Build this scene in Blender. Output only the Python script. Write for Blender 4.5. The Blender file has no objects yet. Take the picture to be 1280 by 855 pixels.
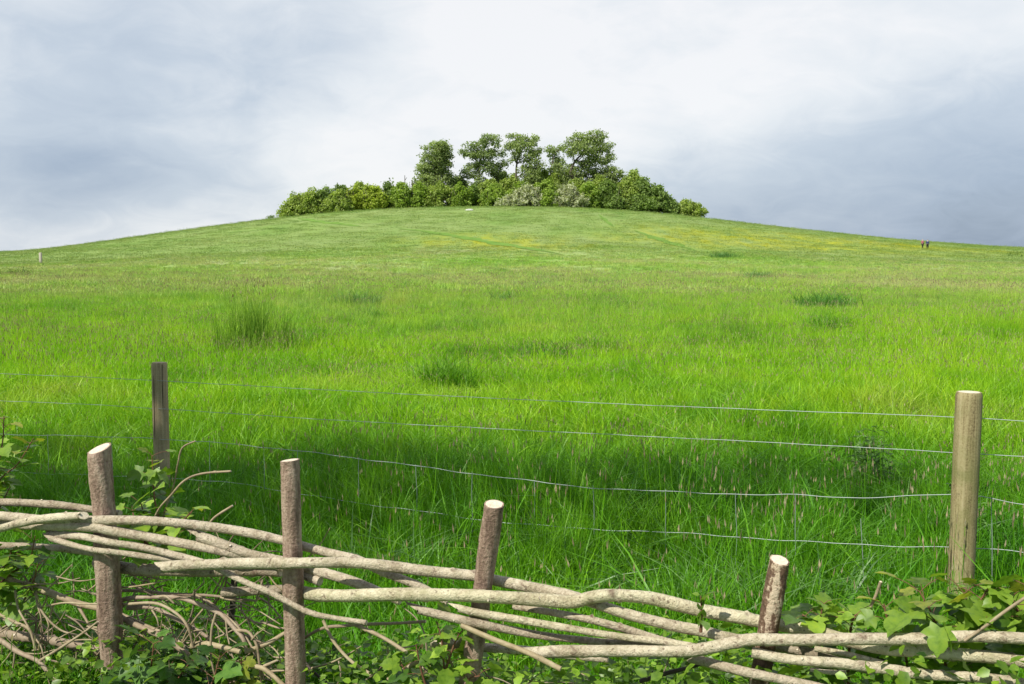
import bpy, math, random
import numpy as np
from mathutils import Vector, Matrix, Euler

# ------------------------------------------------------------------ camera, sky, sun, exposure
S = bpy.context.scene
R = math.radians
EYE = 1.65
F = 1280 * 35 / 36.0
PITCH = math.atan((427.5 - 320) / F)
cam = bpy.data.cameras.new('camera'); camo = bpy.data.objects.new('camera', cam)
S.collection.objects.link(camo); S.camera = camo
cam.lens = 35; cam.sensor_width = 36; cam.clip_start = 0.05; cam.clip_end = 9000
camo.location = (0, 0, EYE); camo.rotation_euler = (math.pi / 2 - PITCH, 0, 0)

SUN_EL, SUN_AZ = 50.0, 226.0        # azimuth clockwise from +Y (view direction): behind the camera, to its left
SUN_DIR = Vector((math.sin(R(SUN_AZ)) * math.cos(R(SUN_EL)), math.cos(R(SUN_AZ)) * math.cos(R(SUN_EL)), math.sin(R(SUN_EL))))
sl = bpy.data.lights.new('sun', 'SUN'); sl.energy = 5.0; sl.angle = R(0.6); sl.color = (1.0, 0.955, 0.87)
so = bpy.data.objects.new('sun', sl); S.collection.objects.link(so)
so.rotation_euler = SUN_DIR.to_track_quat('Z', 'Y').to_euler(); so.location = (0, -5, 30)

S.view_settings.view_transform = 'Standard'; S.view_settings.look = 'None'
S.view_settings.gamma = 1.0; S.view_settings.use_curve_mapping = False
S.view_settings.exposure = 0.35
SKYGAIN = 1.0
S.cycles.max_bounces = 6; S.cycles.diffuse_bounces = 3; S.cycles.glossy_bounces = 2; S.cycles.transmission_bounces = 3

rng = np.random.default_rng(7)
random.seed(7)


class NT:
    """small node-tree writer"""
    def __init__(s, tree): s.t = tree; s.t.nodes.clear()
    def n(s, typ, ins=None, **props):
        nd = s.t.nodes.new(typ)
        for k, v in props.items(): setattr(nd, k, v)
        for k, v in (ins or {}).items():
            sk = nd.inputs[k]
            if hasattr(v, 'links') or isinstance(v, bpy.types.NodeSocket): s.t.links.new(v, sk)
            elif isinstance(v, tuple) and len(v) == 3 and sk.type == 'RGBA': sk.default_value = (*v, 1)
            else: sk.default_value = v
        return nd
    def noise(s, vec, scale, detail=3, rough=.55, dist=0.0):
        return s.n('ShaderNodeTexNoise', {'Vector': vec, 'Scale': scale, 'Detail': detail, 'Roughness': rough, 'Distortion': dist}).outputs['Fac']
    def ramp(s, fac, stops, interp='LINEAR'):
        r = s.n('ShaderNodeValToRGB', {'Fac': fac}); cr = r.color_ramp; cr.interpolation = interp
        while len(cr.elements) < len(stops): cr.elements.new(0.5)
        for e, (p, c) in zip(cr.elements, stops):
            e.position = p; e.color = (c, c, c, 1) if isinstance(c, (int, float)) else (*c, 1)
        return r.outputs['Color']
    def math(s, op, a, b=0.0, c=0.0, clamp=False):
        m = s.n('ShaderNodeMath', {0: a, 1: b, 2: c}, operation=op); m.use_clamp = clamp; return m.outputs[0]
    def mix(s, fac, a, b, mode='MIX'):
        m = s.n('ShaderNodeMix', data_type='RGBA', blend_type=mode)
        for k, v in ((0, fac), (6, a), (7, b)):
            if isinstance(v, bpy.types.NodeSocket): s.t.links.new(v, m.inputs[k])
            elif isinstance(v, tuple): m.inputs[k].default_value = (*v, 1)
            else: m.inputs[k].default_value = v
        return m.outputs[2]
    def attr(s, name, typ='GEOMETRY'):
        return s.n('ShaderNodeAttribute', attribute_name=name, attribute_type=typ).outputs['Fac']
    def out(s, sh): s.n('ShaderNodeOutputMaterial', {'Surface': sh})


def new_mat(name):
    m = bpy.data.materials.new(name); m.use_nodes = True
    return m, NT(m.node_tree)

# ---- world: Nishita daylight seen through broken cloud
W = bpy.data.worlds.new('World'); S.world = W; W.use_nodes = True
w = NT(W.node_tree)
sky = w.n('ShaderNodeTexSky', sky_type='NISHITA'); sky.sun_disc = False
sky.sun_elevation = R(SUN_EL); sky.sun_rotation = R(SUN_AZ); sky.air_density = 1.0; sky.dust_density = 1.5
gen = w.n('ShaderNodeTexCoord').outputs['Generated']
# stretch so that clouds flatten towards the horizon
sep = w.n('ShaderNodeSeparateXYZ', {0: gen})
zz = w.math('ADD', sep.outputs[2], 0.35)
flat = w.n('ShaderNodeCombineXYZ', {0: w.math('DIVIDE', sep.outputs[0], zz), 1: w.math('DIVIDE', sep.outputs[1], zz), 2: 0.0}).outputs[0]
n1 = w.noise(flat, 1.1, 5, .55, .35)
n2 = w.noise(flat, 3.2, 5, .55, .3)
n3 = w.noise(flat, 7.0, 6, .6, .8)
nn = w.math('ADD', w.math('ADD', w.math('MULTIPLY', n1, .55), w.math('MULTIPLY', n2, .50)), w.math('MULTIPLY', w.math('SUBTRACT', n3, .5), .28))

def skydir(px, py):
    u, v = (px - 640) / F, (427.5 - py) / F
    d = Vector((u, math.cos(PITCH) + v * math.sin(PITCH), -math.sin(PITCH) + v * math.cos(PITCH)))
    return d.normalized()

def blob(px, py, r0, amp, ax=1.0, az=1.0):
    """soft patch of the cloud deck round one direction (r0 = half width in radians)"""
    d = skydir(px, py)
    diff = w.n('ShaderNodeVectorMath', {0: gen, 1: tuple(d)}, operation='SUBTRACT').outputs[0]
    sc = w.n('ShaderNodeVectorMath', {0: diff, 1: (1 / ax, 1 / max(ax, .5), 1 / az)}, operation='MULTIPLY').outputs[0]
    ln = w.n('ShaderNodeVectorMath', {0: sc}, operation='LENGTH').outputs['Value']
    ln = w.math('ADD', ln, w.math('MULTIPLY', w.math('SUBTRACT', n2, .5), r0 * .9))
    mr = w.n('ShaderNodeMapRange', {'Value': ln, 'From Min': 0.0, 'From Max': r0, 'To Min': amp, 'To Max': 0.0}, interpolation_type='SMOOTHSTEP')
    return mr.outputs[0]

g = w.math('MULTIPLY', w.math('SUBTRACT', nn, .525), 1.25)
g = w.math('ADD', g, .20)                                   # greyness 0 = white, 1 = slate blue
for b in [(250, 95, .20, .26, 1.2, .8), (30, 215, .13, .34, 1.2, .8), (190, 225, .12, .20, 1.5, .5), (90, 20, .16, .15, 1, 1),
          (1140, 240, .42, .36, 1.25, .36), (1290, 285, .30, .26, 1, .6), (870, 260, .16, .18, 1.4, .5), (1240, 320, .2, .2, 2, .4),
          (560, 130, .30, -.22, 1.1, 1), (850, 90, .26, -.16, 1.2, .7), (80, 290, .15, -.10, 1.6, .3), (660, 20, .2, .07, 1, 1), (420, 60, .1, .1, 1, 1)]:
    g = w.math('ADD', g, blob(*b))
# unseen deck greyed behind the camera and overhead, added to lower ambient light
mrb = w.n('ShaderNodeMapRange', {'Value': sep.outputs[1], 'From Min': .35, 'From Max': -.5, 'To Min': 0.0, 'To Max': .55}, interpolation_type='SMOOTHSTEP')
g = w.math('ADD', g, mrb.outputs[0])
mrz = w.n('ShaderNodeMapRange', {'Value': sep.outputs[2], 'From Min': .45, 'From Max': .9, 'To Min': 0.0, 'To Max': .35}, interpolation_type='SMOOTHSTEP')
g = w.math('ADD', g, mrz.outputs[0])
G0 = 10.0
def gc(r, gg, b): return (r * G0 / 10, gg * G0 / 10, b * G0 / 10)
cc = w.ramp(g, [(0.0, gc(.98, .985, 1.0)), (.18, gc(.86, .90, .94)), (.45, gc(.60, .68, .78)), (.8, gc(.41, .50, .635)), (1.0, gc(.31, .39, .51))])
cc10 = w.n('ShaderNodeVectorMath', {0: cc, 'Scale': 7.7 * SKYGAIN}, operation='SCALE').outputs[0]
mixed = w.mix(.90, sky.outputs[0], cc10)
bgn = w.n('ShaderNodeBackground', {'Color': mixed, 'Strength': 0.1})
w.n('ShaderNodeOutputWorld', {'Surface': bgn.outputs[0]})

# ------------------------------------------------------------------ helpers
def tag(o, label=None, cat=None, group=None, kind=None):
    if label: o['label'] = label
    if cat: o['category'] = cat
    if group: o['group'] = group
    if kind: o['kind'] = kind
    return o

def empty(name, loc, label=None, cat=None, group=None):
    o = bpy.data.objects.new(name, None); S.collection.objects.link(o)
    o.empty_display_size = .1; o.location = loc
    return tag(o, label, cat, group)

class MB:
    """collects faces; build() links them as one mesh object"""
    def __init__(s): s.v = []; s.f = []; s.k = []; s.t = []; s.n = 0; s.kn = False
    def add(s, v, f, mi=0, tint=None, knot=None):
        v = np.asarray(v, dtype=float).reshape(-1, 3)
        b = s.n; s.v.append(v); s.n += len(v)
        s.t.append(np.full(len(v), 0.5) if tint is None else np.broadcast_to(np.asarray(tint, float), (len(v),)))
        s.k.append(np.zeros(len(v)) if knot is None else np.asarray(knot, float)); s.kn = s.kn or knot is not None
        s.f.append((np.asarray(f) + b, mi))
    def build(s, name, mats, parent=None, loc=None, smooth=False):
        me = bpy.data.meshes.new(name)
        V = np.concatenate(s.v)
        if loc is None and parent is not None and parent.type == 'EMPTY': off = np.array(parent.location)
        elif parent is not None: off = np.array(parent['_org'])
        else: off = np.array(loc if loc is not None else (0, 0, 0))
        V = V - off
        lt, li, mi = [], [], []
        for f, m in s.f:
            k = f.shape[1]; lt.append(np.full(len(f), k)); li.append(f.ravel()); mi.append(np.full(len(f), m))
        lt = np.concatenate(lt); li = np.concatenate(li); mi = np.concatenate(mi)
        me.vertices.add(len(V)); me.vertices.foreach_set('co', V.ravel())
        me.loops.add(len(li)); me.loops.foreach_set('vertex_index', li.astype(np.int32))
        me.polygons.add(len(lt))
        me.polygons.foreach_set('loop_start', np.concatenate([[0], np.cumsum(lt)[:-1]]).astype(np.int32))
        me.polygons.foreach_set('material_index', mi.astype(np.int32))
        me.update(calc_edges=True)
        if smooth: me.polygons.foreach_set('use_smooth', np.ones(len(lt), bool))
        a = me.attributes.new('tint', 'FLOAT', 'POINT'); a.data.foreach_set('value', np.concatenate(s.t).astype(np.float32))
        if s.kn: a = me.attributes.new('knot', 'FLOAT', 'POINT'); a.data.foreach_set('value', np.concatenate(s.k).astype(np.float32))
        for m in (mats if isinstance(mats, (list, tuple)) else [mats]): me.materials.append(m)
        o = bpy.data.objects.new(name, me); S.collection.objects.link(o)
        if parent is not None: o.parent = parent
        else: o.location = tuple(off)
        o['_org'] = [float(c) for c in off]
        return o

def smooth_path(P, Rr, step):
    """Catmull-Rom resample of points with radii"""
    P = np.asarray(P, float); Rr = np.asarray(Rr, float)
    if len(P) == 2: P = np.array([P[0], (P[0] + P[1]) / 2, P[1]]); Rr = np.array([Rr[0], Rr.mean(), Rr[1]])
    Q = np.vstack([2 * P[0] - P[1], P, 2 * P[-1] - P[-2]])
    out, rad = [], []
    for i in range(len(P) - 1):
        p0, p1, p2, p3 = Q[i], Q[i + 1], Q[i + 2], Q[i + 3]
        L = np.linalg.norm(p2 - p1); k = max(1, int(math.ceil(L / step)))
        for j in range(k):
            t = j / k
            out.append(.5 * ((2 * p1) + (-p0 + p2) * t + (2 * p0 - 5 * p1 + 4 * p2 - p3) * t * t + (-p0 + 3 * p1 - 3 * p2 + p3) * t ** 3))
            rad.append(Rr[i] * (1 - t) + Rr[i + 1] * t)
    out.append(P[-1]); rad.append(Rr[-1])
    return np.array(out), np.array(rad)

def tube(mb, P, Rr, step=.02, sides=10, rough=0.0, knots=0, cap=(True, True), capmat=1, tint=.5, wob=0.0, capdir=(None, None), rs=None, kh0=1.0):
    rs = rs or np.random.default_rng(random.randrange(1 << 30))
    C, rad = smooth_path(P, Rr, step)
    n = len(C)
    if wob: 
        ph = rs.uniform(0, 6.28, 6)
        s_ = np.arange(n) * step
        for a in range(3): C[:, a] += wob * (np.sin(s_ * 9 + ph[a]) + .6 * np.sin(s_ * 23 + ph[a + 3]))
    T = np.gradient(C, axis=0); T /= np.linalg.norm(T, axis=1)[:, None] + 1e-9
    up = np.array([0, 0, 1.]) if abs(T[0][2]) < .9 else np.array([1., 0, 0])
    ring = []; kv = []
    u = np.cross(up, T[0]); u /= np.linalg.norm(u)
    ang = np.arange(sides) * 2 * math.pi / sides
    kn = [(rs.uniform(.04, .96) * (n - 1), rs.integers(sides), rs.uniform(.22, .5) * kh0) for _ in range(knots)]
    ph = rs.uniform(0, 6.28, 4)
    for i in range(n):
        u = u - T[i] * np.dot(u, T[i]); u /= np.linalg.norm(u) + 1e-9
        v = np.cross(T[i], u)
        r = rad[i] * np.ones(sides); kk = np.zeros(sides)
        if rough: r *= 1 + rough * rs.uniform(-1, 1, sides) + rough * 1.2 * np.sin(ang * 2 + ph[0] + i * .13) + rough * .7 * np.sin(i * .31 + ph[1])
        for kp, ka, kh in kn:
            dl = abs(i - kp) * step / (rad[i] + 1e-6)
            if dl < 1.1:
                da = np.abs((np.arange(sides) - ka + sides / 2) % sides - sides / 2) * 2 * math.pi / sides
                e_ = np.exp(-(dl / .38) ** 2 - (da / .45) ** 2); r += rad[i] * kh * e_
                rg = (dl / .38) ** 2 + (da / .45) ** 2; kk += np.exp(-(rg - 1.3) ** 2 * 2)
        kv.append(kk)
        P3 = C[i] + np.outer(np.cos(ang) * r, u) + np.outer(np.sin(ang) * r, v)
        for e, idx in ((0, 0), (1, n - 1)):
            if i == idx and capdir[e] is not None:       # slanted cut: project the end ring on a plane
                nd = np.array(capdir[e], float); nd /= np.linalg.norm(nd)
                P3 = P3 - np.outer(((P3 - C[i]) @ nd) / (T[i] @ nd), T[i])
        ring.append(P3)
    V = np.concatenate(ring)
    a = np.arange(n - 1)[:, None] * sides; b = np.arange(sides)[None, :]; b2 = (b + 1) % sides
    Fq = np.stack([a + b, a + b2, a + sides + b2, a + sides + b], -1).reshape(-1, 4)
    mb.add(V, Fq, 0, tint, np.concatenate(kv) if knots else None)
    for e, idx in ((0, 0), (1, n - 1)):
        if cap[e]:
            rr = ring[idx]; c = rr.mean(0)
            inner = c + (rr - c) * .86
            sg = -1 if e == 0 else 1
            VV = np.vstack([rr, inner + T[idx] * .0006 * sg, [c + T[idx] * .0004 * sg]])
            k = np.arange(sides); k2 = (k + 1) % sides
            q = np.stack([k, k2, k2 + sides, k + sides], -1); t = np.stack([k + sides, k2 + sides, np.full(sides, 2 * sides)], -1)
            if e == 0: q = q[:, ::-1]; t = t[:, ::-1]
            mb.add(VV, q, 0, tint); mb.f.append((t + (mb.n - len(VV)), capmat))

def sm(a, b, x):
    t = np.clip((x - a) / (b - a), 0, 1); return t * t * (3 - 2 * t)

# ------------------------------------------------------------------ terrain
_px = np.array([-900, 0, 40, 100, 200, 300, 350, 450, 530, 600, 680, 740, 820, 880, 1000, 1100, 1150, 1280, 1500, 2200], float)
_e = np.array([3, 4, 5.5, 13, 27, 40, 46, 55.5, 59, 60, 59.5, 58, 52.5, 45.5, 32, 22, 17.5, 9, 4, 3], float)
def zt(x, y):
    x = np.asarray(x, float); y = np.asarray(y, float)
    br = 640 + F * x / np.maximum(y, 12)
    e = sum(np.interp(br + d, _px, _e) for d in (-50, -25, 0, 25, 50)) / 5
    h = EYE + 238 * e / F
    s = sm(14, 243, y) ** 2.0
    fall = sm(262, 640, y)
    z = h * s - fall * (h + 34)
    r = np.hypot(x, y)
    n = .05 * np.sin(x * .9 + 1.3 * np.sin(y * .5)) * np.sin(y * .7 + 1) + .10 * np.sin(x * .23 + 2) * np.sin(y * .19 + np.sin(x * .1)) + .09 * np.sin(x * .071 + y * .05) * np.sin(y * .11 + 1.7)
    return z + n * sm(4, 20, r) * (1 - .7 * sm(150, 235, y))

def ray(px, py):
    d = skydir(px, py); return np.array(d) / d.y
def at(px, py, Y): 
    r = ray(px, py) * Y; return Vector((r[0], r[1], EYE + r[2]))
def ground_at(px, py, y0=3.0, y1=300.0):
    r = ray(px, py); ys = np.geomspace(y0, y1, 6000)
    below = EYE + r[2] * ys <= zt(r[0] * ys, ys)
    i = int(np.argmax(below)) if below.any() else len(ys) - 1
    y = ys[i]; return Vector((r[0] * y, y, float(zt(r[0] * y, y))))
def on_ground(px, Y):
    x = (px - 640) / F * Y; return Vector((x, Y, float(zt(x, Y))))

def buttercup_and_field(nt, far=False):
    """colour of the sward from its place in the field (world position)"""
    P = nt.n('ShaderNodeNewGeometry').outputs['Position']
    sp = nt.n('ShaderNodeSeparateXYZ', {0: P})
    flatp = nt.n('ShaderNodeCombineXYZ', {0: sp.outputs[0], 1: sp.outputs[1], 2: 0.0}).outputs[0]
    a = nt.noise(flatp, .35, 4, .6, .4)
    b = nt.noise(flatp, .06, 4, .6, .5)
    c = nt.noise(flatp, 1.7, 3, .6)
    col = nt.ramp(a, [(.30, (.095, .25, .008)), (.43, (.20, .44, .008)), (.54, (.29, .53, .014)), (.68, (.34, .47, .055))])
    pale = nt.ramp(b, [(.3, (.23, .40, .075)), (.5, (.33, .46, .13)), (.66, (.41, .45, .22))])
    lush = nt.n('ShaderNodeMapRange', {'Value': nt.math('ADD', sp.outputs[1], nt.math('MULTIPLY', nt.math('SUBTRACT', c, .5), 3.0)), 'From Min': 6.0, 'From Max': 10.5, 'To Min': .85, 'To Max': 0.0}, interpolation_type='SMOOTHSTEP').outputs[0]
    col = nt.mix(lush, col, nt.ramp(a, [(.35, (.050, .20, .008)), (.6, (.115, .34, .012))]))  # deeper green by the fence: lush grass plus shade put into the colour
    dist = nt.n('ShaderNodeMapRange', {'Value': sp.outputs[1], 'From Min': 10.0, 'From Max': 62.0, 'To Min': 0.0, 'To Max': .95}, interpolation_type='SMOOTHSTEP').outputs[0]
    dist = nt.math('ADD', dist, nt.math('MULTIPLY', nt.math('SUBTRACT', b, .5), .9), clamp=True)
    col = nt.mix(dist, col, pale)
    # hilltop: smoother turf
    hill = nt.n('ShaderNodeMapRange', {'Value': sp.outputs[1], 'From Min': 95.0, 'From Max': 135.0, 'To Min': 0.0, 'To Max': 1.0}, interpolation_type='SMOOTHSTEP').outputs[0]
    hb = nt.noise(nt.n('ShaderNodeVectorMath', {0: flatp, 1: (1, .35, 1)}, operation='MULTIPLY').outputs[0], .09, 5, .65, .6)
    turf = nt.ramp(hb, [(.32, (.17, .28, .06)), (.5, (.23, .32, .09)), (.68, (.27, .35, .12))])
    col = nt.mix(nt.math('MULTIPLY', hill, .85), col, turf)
    # buttercups
    m = None
    for (cx, cy, rx, ry) in BUTTER:
        d = nt.n('ShaderNodeVectorMath', {0: flatp, 1: (cx, cy, 0)}, operation='SUBTRACT').outputs[0]
        d = nt.n('ShaderNodeVectorMath', {0: d, 1: (1 / rx, 1 / ry, 0)}, operation='MULTIPLY').outputs[0]
        l = nt.n('ShaderNodeVectorMath', {0: d}, operation='LENGTH').outputs['Value']
        k = nt.math('SUBTRACT', 1.15, l, clamp=True)
        m = k if m is None else nt.math('MAXIMUM', m, k)
    fl = nt.noise(nt.n('ShaderNodeVectorMath', {0: flatp, 1: (1, .3, 1)}, operation='MULTIPLY').outputs[0], .35, 4, .7)
    fl = nt.math('MULTIPLY', nt.math('MULTIPLY', m, nt.math('SUBTRACT', fl, .38, clamp=True)), 4.0, clamp=True)
    col = nt.mix(fl, col, (.40, .42, .03))
    return col, P, c

def _gp(px, py): v = ground_at(px, py); return v
BUTTER = []
for (px, py, rx, ry) in [(600, 300, 13, 14), (650, 308, 10, 10), (850, 300, 9, 20), (930, 297, 22, 22), (1060, 303, 26, 22), (1180, 311, 22, 14), (960, 308, 30, 12), (1120, 306, 18, 14)]:
    v = _gp(px, py); BUTTER.append((v.x, v.y, rx, ry))

# ------------------------------------------------------------------ materials
def leafy(name, base, spec=.35, rough=.5, trans=.35, attr=True, var=.35, hue=None, trcol=None):
    m, nt = new_mat(name)
    t = nt.attr('tint')
    d = tuple(c * (1 - var) for c in base); l = tuple(min(1, c * (1 + var)) for c in base)
    if hue: l = hue
    col = nt.ramp(t, [(0, d), (1, l)])
    P = nt.n('ShaderNodeNewGeometry').outputs['Position']
    col = nt.mix(1.0, col, nt.ramp(nt.noise(P, 45, 4, .65), [(.35, (.62, .68, .6)), (.5, (1, 1, 1)), (.68, (1.25, 1.12, .9))]), 'MULTIPLY')
    b = nt.n('ShaderNodeBsdfPrincipled', {'Base Color': col, 'Roughness': rough, 'Specular IOR Level': spec})
    tc = nt.n('ShaderNodeVectorMath', {0: col, 1: (1.25, 1.35, .6)}, operation='MULTIPLY').outputs[0]
    tr = nt.n('ShaderNodeBsdfTranslucent', {'Color': tc})
    nt.out(nt.n('ShaderNodeMixShader', {0: trans, 1: b.outputs[0], 2: tr.outputs[0]}).outputs[0])
    return m

def make_grass(name, seed=False, dark=False, far=False, trans=.32):
    m, nt = new_mat(name)
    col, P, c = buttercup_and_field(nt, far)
    t = nt.attr('tint')
    var = nt.ramp(t, [(0, (.50, .55, .50)), (.5, (.98, .97, .85)), (.88, (1.2, 1.15, .7)), (.96, (1.25, 1.1, 1.2)), (1, (1.5, 1.2, 2.0))])
    col = nt.mix(1.0, col, var, 'MULTIPLY')
    rnd = nt.n('ShaderNodeObjectInfo').outputs['Random']
    col = nt.mix(1.0, col, nt.ramp(rnd, [(0, (.62, .78, .9)), (.2, (.88, .94, .9)), (.5, (1, 1, 1)), (.85, (1.15, 1.06, .9)), (1, (1.35, 1.08, 1.5))]), 'MULTIPLY')
    if dark: col = nt.mix(1.0, col, (.52, .66, .85), 'MULTIPLY')
    b = nt.n('ShaderNodeBsdfPrincipled', {'Base Color': col, 'Roughness': .45, 'Specular IOR Level': .32 if not far else .2})
    tc = nt.n('ShaderNodeVectorMath', {0: col, 1: (1.15, 1.25, .6)}, operation='MULTIPLY').outputs[0]
    tr = nt.n('ShaderNodeBsdfTranslucent', {'Color': tc})
    nt.out(nt.n('ShaderNodeMixShader', {0: trans, 1: b.outputs[0], 2: tr.outputs[0]}).outputs[0])
    return m

M = {}
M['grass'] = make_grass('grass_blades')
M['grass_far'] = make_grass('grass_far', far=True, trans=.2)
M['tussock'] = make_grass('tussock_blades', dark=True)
M['seed'] = leafy('seed_heads', (.20, .13, .09), .1, .8, .25, var=.3, hue=(.48, .42, .28))
M['rush'] = leafy('rush_stems', (.13, .32, .025), .3, .5, .35, hue=(.30, .46, .06))

def ground_mat():
    m, nt = new_mat('field_ground')
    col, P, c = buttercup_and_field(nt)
    fine = nt.noise(P, 6.0, 4, .7)
    mul = nt.ramp(fine, [(.3, (.5, .55, .45)), (.65, (1, 1, 1))])
    sp = nt.n('ShaderNodeSeparateXYZ', {0: P})
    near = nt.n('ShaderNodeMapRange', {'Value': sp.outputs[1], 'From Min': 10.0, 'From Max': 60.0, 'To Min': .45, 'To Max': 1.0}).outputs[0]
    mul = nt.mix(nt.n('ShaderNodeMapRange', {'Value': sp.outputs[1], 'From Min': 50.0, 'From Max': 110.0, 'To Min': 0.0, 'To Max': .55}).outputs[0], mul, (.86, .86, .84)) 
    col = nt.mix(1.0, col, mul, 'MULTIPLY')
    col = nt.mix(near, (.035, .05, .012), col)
    bump = nt.n('ShaderNodeBump', {'Strength': .6, 'Distance': .2, 'Height': fine})
    b = nt.n('ShaderNodeBsdfPrincipled', {'Base Color': col, 'Roughness': .9, 'Specular IOR Level': .1, 'Normal': bump.outputs[0]})
    nt.out(b.outputs[0]); return m
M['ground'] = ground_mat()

def bark(name, stops, scale=1.0, bump=.4, streak=(14, 14, 3), fine=90, dots=True):
    m, nt = new_mat(name)
    P = nt.n('ShaderNodeTexCoord').outputs['Object']
    v = nt.n('ShaderNodeVectorMath', {0: P, 1: streak}, operation='MULTIPLY').outputs[0]
    a = nt.noise(v, scale, 5, .6, .4)
    f = nt.noise(P, fine, 4, .65)
    col = nt.ramp(nt.math('ADD', nt.math('MULTIPLY', a, .7), nt.math('MULTIPLY', f, .3)), stops)
    t = nt.attr('tint')
    col = nt.mix(1.0, col, nt.ramp(t, [(0, (.55, .52, .48)), (.5, (1, 1, 1)), (1, (1.1, 1.16, .95))]), 'MULTIPLY')
    if dots:
        vo = nt.n('ShaderNodeTexVoronoi', {'Vector': P, 'Scale': 55.0}).outputs['Distance']
        k = nt.ramp(vo, [(.07, 1.0), (.13, 0.0)])
        col = nt.mix(nt.math('MULTIPLY', k, .65), col, (.07, .05, .04))
    bmp = nt.n('ShaderNodeBump', {'Strength': bump, 'Distance': .006, 'Height': nt.math('ADD', f, a)})
    b = nt.n('ShaderNodeBsdfPrincipled', {'Base Color': col, 'Roughness': .62, 'Specular IOR Level': .3, 'Normal': bmp.outputs[0]})
    nt.out(b.outputs[0]); return m
def rodbark():
    m, nt = new_mat('hazel_bark_pale')
    P = nt.n('ShaderNodeTexCoord').outputs['Object']
    a = nt.noise(P, 9, 5, .6, .6); f = nt.noise(P, 130, 4, .7); pch = nt.noise(P, 28, 5, .7, .8)
    col = nt.ramp(nt.math('ADD', nt.math('MULTIPLY', a, .55), nt.math('MULTIPLY', f, .45)), [(.34, (.20, .155, .11)), (.44, (.36, .30, .225)), (.54, (.50, .435, .345)), (.68, (.60, .54, .44))])
    col = nt.mix(nt.ramp(pch, [(.48, 0.0), (.64, .5)]), col, (.28, .26, .16))          # olive algae mottling
    col = nt.mix(nt.ramp(nt.noise(P, 55, 4, .75), [(.58, 0.0), (.66, .85)]), col, (.12, .08, .055))
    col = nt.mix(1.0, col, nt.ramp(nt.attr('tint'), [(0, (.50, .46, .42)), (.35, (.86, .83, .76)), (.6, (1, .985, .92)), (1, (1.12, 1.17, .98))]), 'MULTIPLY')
    vo = nt.n('ShaderNodeTexVoronoi', {'Vector': P, 'Scale': 75.0}).outputs['Distance']
    col = nt.mix(nt.ramp(vo, [(.08, .75), (.15, 0.0)]), col, (.08, .055, .045))
    kn = nt.attr('knot'); col = nt.mix(nt.math('MULTIPLY', kn, .8, clamp=True), col, (.14, .085, .055))
    bmp = nt.n('ShaderNodeBump', {'Strength': 1.0, 'Distance': .006, 'Height': nt.math('ADD', f, nt.math('MULTIPLY', pch, 1.5))})
    nt.out(nt.n('ShaderNodeBsdfPrincipled', {'Base Color': col, 'Roughness': .6, 'Specular IOR Level': .3, 'Normal': bmp.outputs[0]}).outputs[0])
    return m
M['rod'] = rodbark()
M['stick'] = bark('dead_stick_bark', [(.3, (.14, .10, .065)), (.5, (.27, .205, .14)), (.7, (.36, .30, .22))], 1.2, .4, (12, 12, 12), 60)
M['stake'] = bark('stake_bark', [(.34, (.085, .05, .034)), (.46, (.21, .14, .10)), (.56, (.34, .245, .18)), (.68, (.45, .36, .27))], 1.0, 1.0, (38, 38, 7), 110)
M['stake_peel'] = bark('stake_bark_peeling', [(.40, (.07, .04, .025)), (.50, (.15, .09, .055)), (.54, (.46, .36, .25)), (.75, (.58, .49, .37))], 1.0, .9, (22, 22, 7), 110)
M['darkwood'] = bark('dark_stick', [(.3, (.02, .016, .012)), (.6, (.055, .04, .03)), (.8, (.1, .08, .06))], 1, .5)  # near-black brown bark
def cutwood():
    m, nt = new_mat('cut_wood')
    P = nt.n('ShaderNodeTexCoord').outputs['Object']
    f = nt.noise(P, 45, 5, .75, 1.5); g = nt.noise(P, 260, 2, .6)
    col = nt.ramp(nt.math('ADD', nt.math('MULTIPLY', f, .6), nt.math('MULTIPLY', g, .4)), [(.3, (.25, .18, .11)), (.42, (.50, .42, .31)), (.6, (.66, .58, .46)), (.75, (.74, .68, .57))])
    b = nt.n('ShaderNodeBsdfPrincipled', {'Base Color': col, 'Roughness': .8, 'Specular IOR Level': .2}); nt.out(b.outputs[0]); return m
M['cut'] = cutwood()
def postwood(name, stops, green=.5):
    m, nt = new_mat(name)
    P = nt.n('ShaderNodeTexCoord').outputs['Object']
    v = nt.n('ShaderNodeVectorMath', {0: P, 1: (60, 60, 2.2)}, operation='MULTIPLY').outputs[0]
    a = nt.noise(v, 1, 6, .65, .3); f = nt.noise(P, 150, 3, .6); big = nt.noise(P, 7, 4, .6, .5)
    col = nt.ramp(nt.math('ADD', nt.math('MULTIPLY', a, .65), nt.math('MULTIPLY', f, .35)), stops)
    col = nt.mix(nt.math('MULTIPLY', nt.ramp(big, [(.45, 0.0), (.65, 1.0)]), green), col, (.16, .17, .055))
    ck = nt.noise(nt.n('ShaderNodeVectorMath', {0: P, 1: (34, 34, 1.1)}, operation='MULTIPLY').outputs[0], 1, 3, .55, .5)
    ck = nt.ramp(ck, [(.655, 0.0), (.675, .9)]); col = nt.mix(ck, col, (.05, .038, .02))
    st = nt.ramp(nt.noise(P, 22, 4, .7), [(.64, 0.0), (.72, .6)]); col = nt.mix(st, col, (.10, .08, .045))
    bmp = nt.n('ShaderNodeBump', {'Strength': .8, 'Distance': .005, 'Height': nt.math('SUBTRACT', a, ck)})
    b = nt.n('ShaderNodeBsdfPrincipled', {'Base Color': col, 'Roughness': .75, 'Specular IOR Level': .2, 'Normal': bmp.outputs[0]}); nt.out(b.outputs[0]); return m
M['post'] = postwood('treated_post', [(.36, (.10, .075, .035)), (.46, (.24, .195, .095)), (.56, (.33, .28, .145)), (.70, (.40, .345, .20))], .6)
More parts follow.
